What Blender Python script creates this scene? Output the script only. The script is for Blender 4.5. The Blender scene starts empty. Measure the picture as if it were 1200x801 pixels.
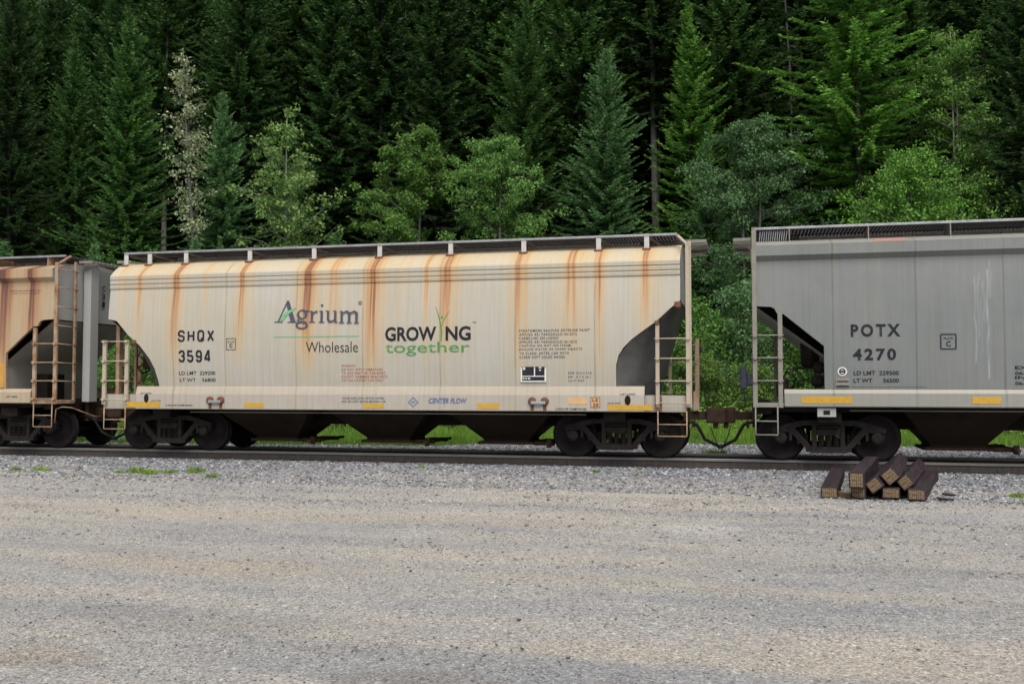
import bpy, bmesh, math, random
import numpy as np
from mathutils import Vector, Matrix
PI = math.pi
scene = bpy.context.scene
COL = scene.collection
R = math.radians

# ------------------------------------------------------------------ camera
cam_data = bpy.data.cameras.new('camera')
cam = bpy.data.objects.new('camera', cam_data); COL.objects.link(cam)
cam.location = (0.0, -21.093, 1.463)
cam.rotation_euler = (R(90 + 2.555), 0, R(13.49))
cam_data.sensor_width = 36.0
cam_data.lens = 34.6
cam_data.clip_end = 2000
scene.camera = cam
scene.render.resolution_x = 1024; scene.render.resolution_y = 683

# ------------------------------------------------------------------ sky and sun (overcast)
SUN_EL, SUN_AZ = R(54), R(158)          # high behind the photographer's left shoulder
world = bpy.data.worlds.new('World'); scene.world = world; world.use_nodes = True
wn = world.node_tree; wn.nodes.clear()
sky = wn.nodes.new('ShaderNodeTexSky'); sky.sky_type = 'NISHITA'; sky.sun_disc = False
sky.sun_elevation = SUN_EL; sky.sun_rotation = SUN_AZ
sky.air_density = 1.0; sky.dust_density = 4.0; sky.ozone_density = 1.0
hs = wn.nodes.new('ShaderNodeHueSaturation'); hs.inputs['Saturation'].default_value = 0.30
bg = wn.nodes.new('ShaderNodeBackground'); bg.inputs['Strength'].default_value = 0.10
wo = wn.nodes.new('ShaderNodeOutputWorld')
wn.links.new(sky.outputs[0], hs.inputs['Color']); wn.links.new(hs.outputs[0], bg.inputs[0]); wn.links.new(bg.outputs[0], wo.inputs[0])
sd = bpy.data.lights.new('sun', 'SUN'); sd.energy = 1.45; sd.angle = R(40); sd.color = (1.0, 0.97, 0.93)
sun = bpy.data.objects.new('sun', sd); COL.objects.link(sun)
# direction towards the sun: azimuth measured like the sky node (0 = +Y, clockwise)
sv = Vector((math.sin(SUN_AZ) * math.cos(SUN_EL), math.cos(SUN_AZ) * math.cos(SUN_EL), math.sin(SUN_EL)))
sun.rotation_euler = sv.to_track_quat('Z', 'Y').to_euler()
scene.view_settings.view_transform = 'Standard'; scene.view_settings.look = 'None'
scene.view_settings.exposure = 0.45; scene.view_settings.gamma = 1.0
scene.view_settings.use_curve_mapping = False

# ------------------------------------------------------------------ material helpers
MATS = {}
class NT:
    def __init__(s, m):
        s.t = m.node_tree; s.n = s.t.nodes; s.l = s.t.links
    def new(s, kind, **kw):
        nd = s.n.new(kind)
        for k, v in kw.items():
            if k.startswith('i_'):
                nd.inputs[k[2:].replace('_', ' ')].default_value = v
            elif isinstance(k, str): setattr(nd, k, v)
        return nd
    def link(s, a, b): s.l.new(a, b)
    def ramp(s, fac, stops, interp='LINEAR'):
        r = s.n.new('ShaderNodeValToRGB'); r.color_ramp.interpolation = interp
        el = r.color_ramp.elements
        while len(el) > 1: el.remove(el[-1])
        for i, (p, c) in enumerate(stops):
            e = el[0] if i == 0 else el.new(p)
            e.position = p; e.color = (*c, 1) if len(c) == 3 else c
        s.link(fac, r.inputs[0]); return r.outputs[0]
    def mix(s, fac, a, b, mode='MIX'):
        m = s.n.new('ShaderNodeMix'); m.data_type = 'RGBA'; m.blend_type = mode
        if isinstance(fac, (int, float)): m.inputs[0].default_value = fac
        else: s.link(fac, m.inputs[0])
        for v, i in ((a, 6), (b, 7)):
            if isinstance(v, tuple): m.inputs[i].default_value = (*v, 1) if len(v) == 3 else v
            else: s.link(v, m.inputs[i])
        return m.outputs[2]
    def math(s, op, a, b=0.0):
        m = s.n.new('ShaderNodeMath'); m.operation = op
        for v, i in ((a, 0), (b, 1)):
            if isinstance(v, (int, float)): m.inputs[i].default_value = v
            else: s.link(v, m.inputs[i])
        return m.outputs[0]
    def coords(s, scale=(1, 1, 1), rand=False):
        g = s.n.new('ShaderNodeTexCoord'); mp = s.n.new('ShaderNodeMapping'); mp.inputs['Scale'].default_value = scale
        s.link(g.outputs['Object'], mp.inputs[0])
        if rand:
            oi = s.n.new('ShaderNodeObjectInfo'); mm = s.math('MULTIPLY', oi.outputs['Random'], 50.0); s.link(mm, mp.inputs['Location'])
        return mp.outputs[0]
    def noise(s, vec, scale, detail=4, rough=0.55):
        n = s.n.new('ShaderNodeTexNoise'); n.inputs['Scale'].default_value = scale; n.inputs['Detail'].default_value = detail
        n.inputs['Roughness'].default_value = rough; s.link(vec, n.inputs['Vector']); return n.outputs['Fac']
    def attr(s, name):
        a = s.n.new('ShaderNodeAttribute'); a.attribute_name = name; return a
def mat_new(name):
    m = bpy.data.materials.new(name); m.use_nodes = True; m.node_tree.nodes.clear()
    t = NT(m); out = t.n.new('ShaderNodeOutputMaterial'); b = t.n.new('ShaderNodeBsdfPrincipled')
    t.link(b.outputs[0], out.inputs[0]); MATS[name] = m
    return m, t, b, out
def set_in(t, b, sock, v):
    if isinstance(v, (int, float)): b.inputs[sock].default_value = v
    elif isinstance(v, tuple): b.inputs[sock].default_value = (*v, 1)
    else: t.link(v, b.inputs[sock])
def bump(t, b, h, strength, dist):
    n = t.n.new('ShaderNodeBump'); n.inputs['Strength'].default_value = strength; n.inputs['Distance'].default_value = dist
    t.link(h, n.inputs['Height']); t.link(n.outputs[0], b.inputs['Normal'])
def worn(name, c1, c2, rough=0.6, scale=3.0, metal=0.0, c3=None, sc=(1, 1, 1), bmp=0.0):
    m, t, b, o = mat_new(name)
    v = t.coords(sc, True)
    f = t.noise(v, scale, 6, 0.65)
    stops = [(0.35, c1), (0.62, c2)] + ([(0.75, c3)] if c3 else [])
    set_in(t, b, 'Base Color', t.ramp(f, stops)); b.inputs['Roughness'].default_value = rough; b.inputs['Metallic'].default_value = metal
    b.inputs['Specular IOR Level'].default_value = 0.12 if max(c1) < .1 else 0.4
    if bmp: bump(t, b, t.noise(v, scale * 6, 4, 0.7), bmp, 0.01)
    return m

# weathered car paint driven by a wear attribute (r = rust run, g = dark grime, b = pale run)
def car_paint(name, base1, base2, rust_tint, streak=0.5, rough=0.5):
    m, t, b, o = mat_new(name)
    v = t.coords((1, 1, 1)); a = t.attr('wear'); sp = t.n.new('ShaderNodeSeparateColor'); t.link(a.outputs['Color'], sp.inputs[0])
    big = t.noise(v, 0.7, 4, 0.5)
    vs = t.coords((9.0, 1.0, 0.22)); fine = t.noise(vs, 2.2, 5, 0.7)
    vs2 = t.coords((28.0, 1.0, 0.5)); fine2 = t.noise(vs2, 2.0, 3, 0.6)
    base = t.mix(t.ramp(big, [(0.35, (0, 0, 0)), (0.65, (1, 1, 1))]), base1, base2)
    dirt = t.ramp(fine, [(0.42, (0, 0, 0)), (0.75, (1, 1, 1))])
    base = t.mix(t.math('MULTIPLY', dirt, streak), base, tuple(c * k for c, k in zip(base1, (0.78, 0.68, 0.52))))
    pale = t.ramp(fine2, [(0.55, (0, 0, 0)), (0.8, (1, 1, 1))])
    base = t.mix(t.math('MULTIPLY', pale, 0.25), base, tuple(min(0.8, c * 1.18) for c in base1))
    # rust run with a streaky edge
    r0 = t.math('MULTIPLY', sp.outputs[0], t.math('ADD', 0.62, t.math('MULTIPLY', fine2, 0.75)))
    rc = t.ramp(r0, [(0.0, rust_tint[0]), (0.25, rust_tint[1]), (0.55, rust_tint[2]), (0.95, rust_tint[3])])
    base = t.mix(t.ramp(r0, [(0.0, (0, 0, 0)), (0.55, (0.72,) * 3), (1.0, (0.92,) * 3)]), base, rc)
    base = t.mix(sp.outputs[1], base, tuple(c * 0.28 for c in base1))
    base = t.mix(sp.outputs[2], base, (0.62, 0.66, 0.70))
    set_in(t, b, 'Base Color', base); b.inputs['Roughness'].default_value = rough
    bump(t, b, t.noise(v, 1.6, 3, 0.5), 0.30, 0.05)
    return m
RUST_W = [(0.55, 0.47, 0.28), (0.61, 0.39, 0.13), (0.52, 0.235, 0.055), (0.24, 0.085, 0.03)]
RUST_T = [(0.50, 0.36, 0.20), (0.46, 0.24, 0.085), (0.29, 0.10, 0.04), (0.12, 0.04, 0.03)]
car_paint('cream_paint', (0.465, 0.44, 0.375), (0.48, 0.463, 0.422), RUST_W, 0.5)
car_paint('cream_roof_paint', (0.58, 0.485, 0.33), (0.56, 0.50, 0.38), RUST_W, 0.4)
car_paint('cream_sill_paint', (0.425, 0.385, 0.33), (0.455, 0.42, 0.37), RUST_W, 0.55)
car_paint('grey_paint', (0.184, 0.202, 0.205), (0.216, 0.226, 0.222), RUST_W, 0.40)
car_paint('grey_sill_paint', (0.28, 0.28, 0.25), (0.31, 0.30, 0.27), RUST_W, 0.3)
car_paint('tan_paint', (0.44, 0.34, 0.225), (0.47, 0.395, 0.295), RUST_T, 0.6)
worn('pale_grey_end', (0.37, 0.375, 0.365), (0.41, 0.405, 0.385), 0.55, 2.6, c3=(0.27, 0.22, 0.165), sc=(1, 1, 0.35))
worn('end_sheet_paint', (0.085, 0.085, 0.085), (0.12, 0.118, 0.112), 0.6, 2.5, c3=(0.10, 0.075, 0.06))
worn('end_sheet_grey', (0.27, 0.265, 0.245), (0.34, 0.32, 0.28), 0.7, 2.0)  # even grey paint of the flat sloping end sheets
worn('ladder_rusty', (0.42, 0.33, 0.24), (0.30, 0.16, 0.08), 0.65, 5.0, c3=(0.17, 0.07, 0.04))
worn('ladder_pale', (0.44, 0.37, 0.28), (0.46, 0.39, 0.30), 0.6, 5.0, c3=(0.26, 0.13, 0.06), sc=(1, 1, .5))
worn('ladder_grey', (0.22, 0.21, 0.18), (0.27, 0.25, 0.21), 0.6, 4.0, c3=(0.17, 0.11, 0.08))
worn('galvanised', (0.30, 0.31, 0.33), (0.42, 0.43, 0.45), 0.42, 6.0, 0.5)
worn('grating_metal', (0.055, 0.052, 0.055), (0.085, 0.08, 0.082), 0.6, 6.0)
worn('bracket_white', (0.50, 0.49, 0.47), (0.58, 0.57, 0.55), 0.5, 5.0, c3=(0.33, 0.2, 0.11))
worn('hatch_paint', (0.16, 0.15, 0.14), (0.22, 0.20, 0.18), 0.6, 3.0)
worn('underframe_black', (0.012, 0.010, 0.009), (0.022, 0.018, 0.015), 0.7, 4.0, c3=(0.06, 0.035, 0.025))
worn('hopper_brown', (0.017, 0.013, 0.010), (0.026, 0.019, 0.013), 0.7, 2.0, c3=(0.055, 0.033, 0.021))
worn('cast_steel', (0.018, 0.015, 0.015), (0.032, 0.026, 0.025), 0.62, 7.0, c3=(0.05, 0.033, 0.027), bmp=0.3)
worn('wheel_steel', (0.012, 0.010, 0.010), (0.020, 0.016, 0.016), 0.6, 5.0, c3=(0.03, 0.021, 0.018))
worn('coupler_rust', (0.035, 0.022, 0.017), (0.07, 0.040, 0.028), 0.7, 8.0, bmp=0.3)
worn('rubber', (0.012, 0.012, 0.012), (0.02, 0.02, 0.02), 0.6, 6.0)
worn('letter_black', (0.018, 0.02, 0.026), (0.035, 0.036, 0.042), 0.6, 14.0)
worn('letter_navy', (0.05, 0.06, 0.10), (0.085, 0.09, 0.13), 0.6, 10.0)
worn('letter_green', (0.07, 0.24, 0.07), (0.11, 0.30, 0.10), 0.6, 10.0)
worn('leaf_green_mark', (0.12, 0.42, 0.20), (0.20, 0.48, 0.26), 0.6, 10.0)
worn('letter_red', (0.36, 0.06, 0.05), (0.42, 0.11, 0.09), 0.6, 14.0)
worn('letter_blue', (0.07, 0.13, 0.32), (0.12, 0.20, 0.40), 0.6, 14.0)
worn('letter_white', (0.72, 0.72, 0.70), (0.78, 0.78, 0.76), 0.6, 14.0)
worn('reflector_yellow', (0.52, 0.29, 0.03), (0.60, 0.36, 0.05), 0.5, 12.0, c3=(0.40, 0.2, 0.03))
worn('patch_orange', (0.62, 0.36, 0.17), (0.66, 0.43, 0.23), 0.6, 8.0)
worn('panel_orange', (0.52, 0.26, 0.04), (0.58, 0.32, 0.07), 0.6, 5.0)
worn('rust_plate', (0.11, 0.05, 0.032), (0.19, 0.085, 0.045), 0.75, 9.0, c3=(0.07, 0.035, 0.028))
worn('blue_grey_box', (0.045, 0.05, 0.075), (0.07, 0.075, 0.10), 0.5, 5.0)
worn('rail_web', (0.050, 0.044, 0.042), (0.085, 0.072, 0.066), 0.7, 4.0, c3=(0.115, 0.088, 0.074), sc=(7, 1, .4), bmp=0.4)
worn('rail_head', (0.17, 0.165, 0.16), (0.24, 0.23, 0.225), 0.4, 3.0, 0.3, sc=(.3, 3, 3))

# ------------------------------------------------------------------ mesh helpers
def tag(o, label=None, cat=None, group=None, kind=None):
    if label: o['label'] = label
    if cat: o['category'] = cat
    if group: o['group'] = group
    if kind: o['kind'] = kind
    return o
def empty(name, loc=(0, 0, 0), rz=0.0):
    o = bpy.data.objects.new(name, None); COL.objects.link(o); o.location = loc; o.rotation_euler = (0, 0, rz)
    o.empty_display_size = 0.2
    return o
def np_mesh(name, verts, faces, mat=None, colors=None, attr='tint', smooth=False):
    """faces: (M,k) integer array, one k for all"""
    verts = np.asarray(verts, np.float32); faces = np.asarray(faces, np.int32)
    me = bpy.data.meshes.new(name)
    me.vertices.add(len(verts)); me.vertices.foreach_set('co', verts.ravel())
    m, k = faces.shape
    me.loops.add(m * k); me.loops.foreach_set('vertex_index', faces.ravel())
    me.polygons.add(m); me.polygons.foreach_set('loop_start', np.arange(0, m * k, k, dtype=np.int32))
    me.polygons.foreach_set('loop_total', np.full(m, k, np.int32))
    if smooth: me.polygons.foreach_set('use_smooth', np.ones(m, bool))
    me.update(calc_edges=True)
    if colors is not None:
        colors = np.asarray(colors, np.float32)
        if colors.shape[1] == 3: colors = np.concatenate([colors, np.ones((len(colors), 1), np.float32)], 1)
        a = me.attributes.new(attr, 'FLOAT_COLOR', 'POINT'); a.data.foreach_set('color', colors.ravel())
    if mat: me.materials.append(MATS[mat])
    return me
def link(name, me, parent=None, loc=None):
    o = bpy.data.objects.new(name, me); COL.objects.link(o)
    if parent: o.parent = parent
    if loc is not None: o.location = loc
    return o

class MB:
    """collects simple solids, links them as one mesh"""
    def __init__(s, off=(0, 0, 0)): s.v = []; s.f = []; s.off = off; s.sm = []
    def add(s, vs, fs, smooth=False):
        b = len(s.v); s.v += [tuple(p) for p in vs]; s.f += [tuple(i + b for i in f) for f in fs]; s.sm += [smooth] * len(fs)
    def box(s, x0, x1, y0, y1, z0, z1, ch=0.0):
        if ch <= 0:
            s.add([(x0, y0, z0), (x1, y0, z0), (x1, y1, z0), (x0, y1, z0), (x0, y0, z1), (x1, y0, z1), (x1, y1, z1), (x0, y1, z1)],
                  [(0, 3, 2, 1), (4, 5, 6, 7), (0, 1, 5, 4), (1, 2, 6, 5), (2, 3, 7, 6), (3, 0, 4, 7)]); return
        bm = bmesh.new(); bmesh.ops.create_cube(bm, size=1)
        for v in bm.verts: v.co = Vector(((x0 + x1) / 2 + v.co.x * (x1 - x0), (y0 + y1) / 2 + v.co.y * (y1 - y0), (z0 + z1) / 2 + v.co.z * (z1 - z0)))
        bmesh.ops.bevel(bm, geom=bm.edges[:], offset=ch, segments=2, affect='EDGES', profile=0.5)
        s.bm(bm)
    def bm(s, bm, smooth=False):
        bm.verts.index_update(); s.add([v.co[:] for v in bm.verts], [[v.index for v in f.verts] for f in bm.faces], smooth); bm.free()
    def prism(s, pts, axis, a0, a1):
        """2-D outline extruded along an axis ('x': pts are (y,z); 'y': (x,z); 'z': (x,y))"""
        n = len(pts)
        def mk(p, a): return {'x': (a, p[0], p[1]), 'y': (p[0], a, p[1]), 'z': (p[0], p[1], a)}[axis]
        vs = [mk(p, a0) for p in pts] + [mk(p, a1) for p in pts]
        fs = [tuple(range(n))[::-1], tuple(range(n, 2 * n))] + [(i, (i + 1) % n, n + (i + 1) % n, n + i) for i in range(n)]
        s.add(vs, fs)
    def tube(s, pts, r, n=8, closed_ends=True):
        pts = [Vector(p) for p in pts]; rs = r if isinstance(r, (list, tuple)) else [r] * len(pts)
        rings = []; prev = None
        for i, p in enumerate(pts):
            d = (pts[min(i + 1, len(pts) - 1)] - pts[max(i - 1, 0)]).normalized()
            u = prev - d * prev.dot(d) if prev is not None else d.orthogonal()
            if u.length < 1e-6: u = d.orthogonal()
            u.normalize(); prev = u; w = d.cross(u)
            rings.append([p + (u * math.cos(2 * PI * k / n) + w * math.sin(2 * PI * k / n)) * rs[i] for k in range(n)])
        vs = [v[:] for rg in rings for v in rg]; fs = []
        for i in range(len(rings) - 1):
            for k in range(n): fs.append((i * n + k, i * n + (k + 1) % n, (i + 1) * n + (k + 1) % n, (i + 1) * n + k))
        b0 = len(s.f)
        s.add(vs, fs, True)
        if closed_ends:
            b = len(s.v) - len(vs); s.f.append(tuple(b + k for k in range(n))[::-1]); s.f.append(tuple(b + (len(rings) - 1) * n + k for k in range(n))); s.sm += [False, False]
    def bar(s, p, q, w, t, up=(0, 0, 1)):
        """rectangular bar between two points: w across, t along up"""
        p, q = Vector(p), Vector(q); d = (q - p).normalized(); up = Vector(up)
        if abs(d.dot(up)) > 0.98: up = Vector((0, 1, 0))
        a = d.cross(up).normalized() * (w / 2); b = a.cross(d).normalized() * (t / 2)
        vs = [c + i * a + j * b for c in (p, q) for i, j in ((-1, -1), (1, -1), (1, 1), (-1, 1))]
        s.add([v[:] for v in vs], [(0, 1, 2, 3), (7, 6, 5, 4), (0, 4, 5, 1), (1, 5, 6, 2), (2, 6, 7, 3), (3, 7, 4, 0)])
    def lathe(s, prof, c, axis='y', n=40, smooth=True):
        """prof: (axial, radius) pairs about an axis through c"""
        vs = []; fs = []
        for a, r in prof:
            for k in range(n):
                u, w = r * math.cos(2 * PI * k / n), r * math.sin(2 * PI * k / n)
                vs.append({'y': (c[0] + u, c[1] + a, c[2] + w), 'x': (c[0] + a, c[1] + u, c[2] + w), 'z': (c[0] + u, c[1] + w, c[2] + a)}[axis])
        m = len(prof)
        for i in range(m - 1):
            for k in range(n): fs.append((i * n + k, i * n + (k + 1) % n, (i + 1) * n + (k + 1) % n, (i + 1) * n + k))
        s.add(vs, fs, smooth)
        b = len(s.v) - len(vs)
        s.f.append(tuple(b + k for k in range(n))); s.f.append(tuple(b + (m - 1) * n + k for k in range(n))[::-1]); s.sm += [False, False]
    def build(s, name, mat, parent=None):
        me = bpy.data.meshes.new(name); ox, oy, oz = s.off
        me.from_pydata([(x - ox, y - oy, z - oz) for x, y, z in s.v], [], s.f); me.materials.append(MATS[mat])
        me.polygons.foreach_set('use_smooth', s.sm); me.update()
        bm = bmesh.new(); bm.from_mesh(me); bmesh.ops.recalc_face_normals(bm, faces=bm.faces); bm.to_mesh(me); bm.free()
        return link(name, me, parent)

def vnoise(x, freq, seed):
    rs = np.random.RandomState(seed); tab = rs.rand(4096); x = np.asarray(x) * freq; i = np.floor(x).astype(int); f = x - i; f = f * f * (3 - 2 * f)
    return tab[i % 4096] * (1 - f) + tab[(i + 1) % 4096] * f

# ------------------------------------------------------------------ terrain
GZ = -0.20                                       # gravel level; the rail tops are z = 0
def hill_z(x, y):
    x = np.asarray(x, float); y = np.asarray(y, float)
    z = np.interp(y, [-5, 9.5, 13, 20, 27, 40, 60, 90, 150], [GZ - .1, GZ - .02, 0.15, 1.25, 3.0, 9.0, 21.0, 40.0, 82.0])
    return z + np.where(y > 10, (vnoise(x, .21, 3) - .5) * np.clip((y - 10) * .06, 0, 1.5) + (vnoise(x + y * .7, .8, 5) - .5) * np.clip((y - 9) * .05, 0, .35), 0)
def grid_mesh(name, xs, ys, zf, mat, smooth=True):
    X, Y = np.meshgrid(xs, ys); Z = zf(X, Y); n, m = X.shape
    v = np.stack([X, Y, Z], -1).reshape(-1, 3); i = (np.arange(n - 1)[:, None] * m + np.arange(m - 1)[None]).ravel()
    return np_mesh(name, v, np.stack([i, i + 1, i + m + 1, i + m], 1), mat, smooth=smooth)

# gravel
m, t, b, o = mat_new('gravel')
v = t.coords(); vl = t.coords((0.16, 0.85, 1)); vl2 = t.coords((0.05, 0.9, 1))
geo = t.n.new('ShaderNodeNewGeometry'); sep = t.n.new('ShaderNodeSeparateXYZ'); t.link(geo.outputs['Position'], sep.inputs[0])
band = t.noise(vl, 1.1, 6, 0.62); band2 = t.noise(vl2, 2.1, 4, 0.6); patch = t.noise(v, 0.9, 5, 0.6)
dust = t.math('ADD', t.math('MULTIPLY', band, 0.5), t.math('ADD', t.math('MULTIPLY', band2, 0.32), t.math('MULTIPLY', patch, 0.18)))
base = t.ramp(dust, [(0.36, (0.275, 0.28, 0.287)), (0.44, (0.325, 0.322, 0.315)), (0.51, (0.38, 0.362, 0.332)), (0.59, (0.44, 0.40, 0.338))])
# blue-grey ballast close to the track
nd = t.n.new('ShaderNodeMapRange'); nd.inputs['From Min'].default_value = -5.2; nd.inputs['From Max'].default_value = -2.2; nd.clamp = True
t.link(t.math('ADD', sep.outputs[1], t.math('MULTIPLY', t.math('SUBTRACT', patch, 0.5), 5.0)), nd.inputs['Value'])
base = t.mix(t.math('MULTIPLY', nd.outputs[0], 0.85), base, (0.215, 0.22, 0.232))
# damp brown patches and a few pale dried ones, each with its own place and outline
def blot(cx, cy, rx, ry, soft=0.35):
    mp = t.n.new('ShaderNodeMapping'); mp.inputs['Location'].default_value = (-cx / rx, -cy / ry, 0); mp.inputs['Scale'].default_value = (1 / rx, 1 / ry, 0.0)
    t.link(geo.outputs['Position'], mp.inputs[0]); ln = t.n.new('ShaderNodeVectorMath'); ln.operation = 'LENGTH'; t.link(mp.outputs[0], ln.inputs[0])
    d = t.math('ADD', ln.outputs['Value'], t.math('MULTIPLY', t.math('SUBTRACT', t.noise(v, 2.2, 5, .65), 0.5), 1.3))
    return t.ramp(d, [(0.62, (1, 1, 1)), (0.62 + soft, (0, 0, 0))])
for cx, cy, rx, ry, col, k in ((-1.75, -15.75, .80, .36, (.23, .210, .19), .6), (-.55, -15.65, .55, .22, (.24, .22, .20), .5), (-4.35, -15.75, .55, .25, (.29, .24, .18), .45), (-3.9, -14.6, 1.3, .5, (.26, .25, .24), .35),
                               (-4.9, -12.9, 1.8, .5, (.40, .345, .27), .5), (2.1, -15.3, .5, .18, (.47, .42, .35), .8), (-.6, -9.3, .55, .5, (.50, .49, .46), .55), (3.2, -13.4, 1.6, .45, (.42, .38, .31), .5), (-6.5, -9.4, 6.5, .38, (.43, .37, .285), .5), (1.5, -8.6, 4.5, .3, (.43, .385, .31), .4), (1.5, -11.6, 3.0, .3, (.24, .24, .245), .4)):
    base = t.mix(t.math('MULTIPLY', blot(cx, cy, rx, ry), k), base, col)
vo = t.n.new('ShaderNodeTexVoronoi'); vo.inputs['Scale'].default_value = 75; t.link(v, vo.inputs['Vector'])
vo2 = t.n.new('ShaderNodeTexVoronoi'); vo2.inputs['Scale'].default_value = 34; t.link(v, vo2.inputs['Vector'])
sc1 = t.n.new('ShaderNodeSeparateColor'); t.link(vo.outputs['Color'], sc1.inputs[0])
sc2 = t.n.new('ShaderNodeSeparateColor'); t.link(vo2.outputs['Color'], sc2.inputs[0])
st = t.ramp(sc1.outputs[0], [(0.0, (0.30,) * 3), (0.25, (0.82,) * 3), (0.75, (1.10,) * 3), (1.0, (1.75,) * 3)])
base = t.mix(0.75, base, st, 'MULTIPLY')
st2 = t.ramp(sc2.outputs[1], [(0.0, (0.30,) * 3), (0.08, (0.98,) * 3), (0.92, (1.03,) * 3), (1.0, (1.7,) * 3)])
base = t.mix(0.6, base, st2, 'MULTIPLY')
grain = t.noise(v, 210, 3, 0.75)
base = t.mix(0.85, base, t.ramp(grain, [(0.3, (0.40,) * 3), (0.7, (1.65,) * 3)]), 'MULTIPLY')
set_in(t, b, 'Base Color', base); b.inputs['Roughness'].default_value = 0.9; b.inputs['Specular IOR Level'].default_value = 0.2
hgt = t.math('ADD', t.math('MULTIPLY', vo.outputs['Distance'], -0.6), t.math('ADD', t.math('MULTIPLY', grain, 0.5), t.math('MULTIPLY', patch, 1.5)))
bump(t, b, hgt, 0.8, 0.012)
# hillside soil
m, t, b, o = mat_new('forest_floor')
v = t.coords(); f = t.noise(v, 0.8, 6, 0.7); f2 = t.noise(v, 9, 4, 0.7)
base = t.mix(f2, t.ramp(f, [(0.35, (0.014, 0.016, 0.008)), (0.6, (0.020, 0.032, 0.011))]), (0.024, 0.038, 0.013), 'MIX')
set_in(t, b, 'Base Color', base); b.inputs['Roughness'].default_value = 0.95; bump(t, b, f2, 0.8, 0.1)

rs = np.random.RandomState(1)
gx = np.concatenate([np.linspace(-160, -24, 18)[:-1], np.linspace(-24, 14, 153), np.linspace(14, 160, 18)[1:]])
gy = np.concatenate([np.linspace(-90, -22, 12)[:-1], np.linspace(-22, 10.5, 164)])
def gravel_z(X, Y):
    fade = np.clip((-1.2 - Y) / 1.5, 0, 1)
    return GZ + fade * (.055 * (vnoise(X * .10 + Y * 1.3, 1, 11) - .5) + .035 * (vnoise(X * .9 + Y * .35, .8, 12) - .5) + .012 * (vnoise(X * 3 - Y * 2, 1, 13) - .5)) - np.where(Y < -30, 0, 0)
tag(link('ground', grid_mesh('ground', gx, gy, gravel_z, 'gravel')), 'wide grey gravel yard with tan dusty tyre tracks in front of the track', kind='structure')
hx = np.linspace(-170, 120, 146); hy = np.concatenate([np.linspace(9, 30, 30)[:-1], np.linspace(30, 150, 40)])
tag(link('hillside', grid_mesh('hillside', hx, hy, lambda X, Y: hill_z(X, Y) - np.where(Y < 9.4, .08, 0), 'forest_floor')), 'steep dark wooded slope rising behind the railway track', kind='structure')

# rails
def rail(y, label):
    s = 1; mb = MB()
    mb.prism([(y - .075, -.182), (y + .075, -.182), (y + .075, -.168), (y + .014, -.15), (y + .010, -.052), (y - .010, -.052), (y - .014, -.15), (y - .075, -.168)], 'x', -120, 100)
    root = mb.build('railway_rail', 'rail_web'); hd = MB()
    hd.prism([(y - .036, -.050), (y + .036, -.050), (y + .037, -.012), (y + .026, -.001), (y - .026, -.001), (y - .037, -.012)], 'x', -120, 100)
    hd.build('rail_head', 'rail_head', root)
    tag(root, label, 'rail', 'steel rails of the railway track')
rail(-.755, 'dark steel rail in front, nearer the gravel yard, with a pale worn top edge')
rail(.755, 'farther steel rail of the track, half hidden behind the wheels')

# ------------------------------------------------------------------ foliage
def foliage(name, hue_a, hue_b, trans=0.25, rough=0.6, spec=0.25):
    """hue_a..hue_b: range used over the tree; the tint attribute brightens young tips and paints light on them"""
    m, t, b, o = mat_new(name)
    a = t.attr('tint'); sp = t.n.new('ShaderNodeSeparateColor'); t.link(a.outputs['Color'], sp.inputs[0])
    oi = t.n.new('ShaderNodeObjectInfo')
    c = t.mix(sp.outputs[0], hue_a, hue_b)
    c = t.mix(sp.outputs[1], c, tuple(min(.5, x * 1.9) for x in hue_b))  # tip colour raised beyond fresh growth, so branch ends look lit
    sc = t.math('ADD', 0.80, t.math('MULTIPLY', oi.outputs['Random'], 0.55))
    cc = t.n.new('ShaderNodeCombineColor'); [t.link(sc, cc.inputs[i]) for i in range(3)]
    c = t.mix(1.0, c, cc.outputs[0], 'MULTIPLY')
    set_in(t, b, 'Base Color', c); b.inputs['Roughness'].default_value = rough; b.inputs['Specular IOR Level'].default_value = spec
    tr = t.n.new('ShaderNodeBsdfTranslucent'); t.link(c, tr.inputs[0]); mx = t.n.new('ShaderNodeMixShader'); mx.inputs[0].default_value = trans
    t.link(b.outputs[0], mx.inputs[1]); t.link(tr.outputs[0], mx.inputs[2]); t.link(mx.outputs[0], o.inputs[0])
foliage('spruce_needles', (0.042, 0.110, 0.030), (0.105, 0.225, 0.050), 0.32)
foliage('back_shade_needles', (0.028, 0.074, 0.021), (0.078, 0.165, 0.038), 0.30)  # spruce green darkened to paint the dimmer light of the back rows
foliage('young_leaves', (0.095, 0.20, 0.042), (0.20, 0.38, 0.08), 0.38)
foliage('dark_needles', (0.024, 0.064, 0.020), (0.066, 0.142, 0.036), 0.30)  # dark spruce colour, lowered further to paint the shade of the back rows
foliage('fir_needles', (0.070, 0.165, 0.060), (0.165, 0.320, 0.115), 0.32)
foliage('larch_needles', (0.062, 0.155, 0.026), (0.15, 0.315, 0.052), 0.28)
foliage('birch_leaves', (0.085, 0.180, 0.042), (0.165, 0.310, 0.080), 0.36)
foliage('blue_birch_leaves', (0.085, 0.185, 0.066), (0.18, 0.335, 0.135), 0.32)
foliage('poplar_leaves', (0.09, 0.19, 0.045), (0.27, 0.42, 0.13), 0.32)
foliage('pale_leaves', (0.22, 0.29, 0.12), (0.58, 0.64, 0.38), 0.28)
foliage('shrub_leaves', (0.065, 0.150, 0.030), (0.125, 0.255, 0.048), 0.33)
foliage('grass_blades', (0.075, 0.165, 0.020), (0.21, 0.36, 0.050), 0.38)
foliage('undergrowth_leaves', (0.075, 0.165, 0.030), (0.20, 0.33, 0.065), 0.33)
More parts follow.
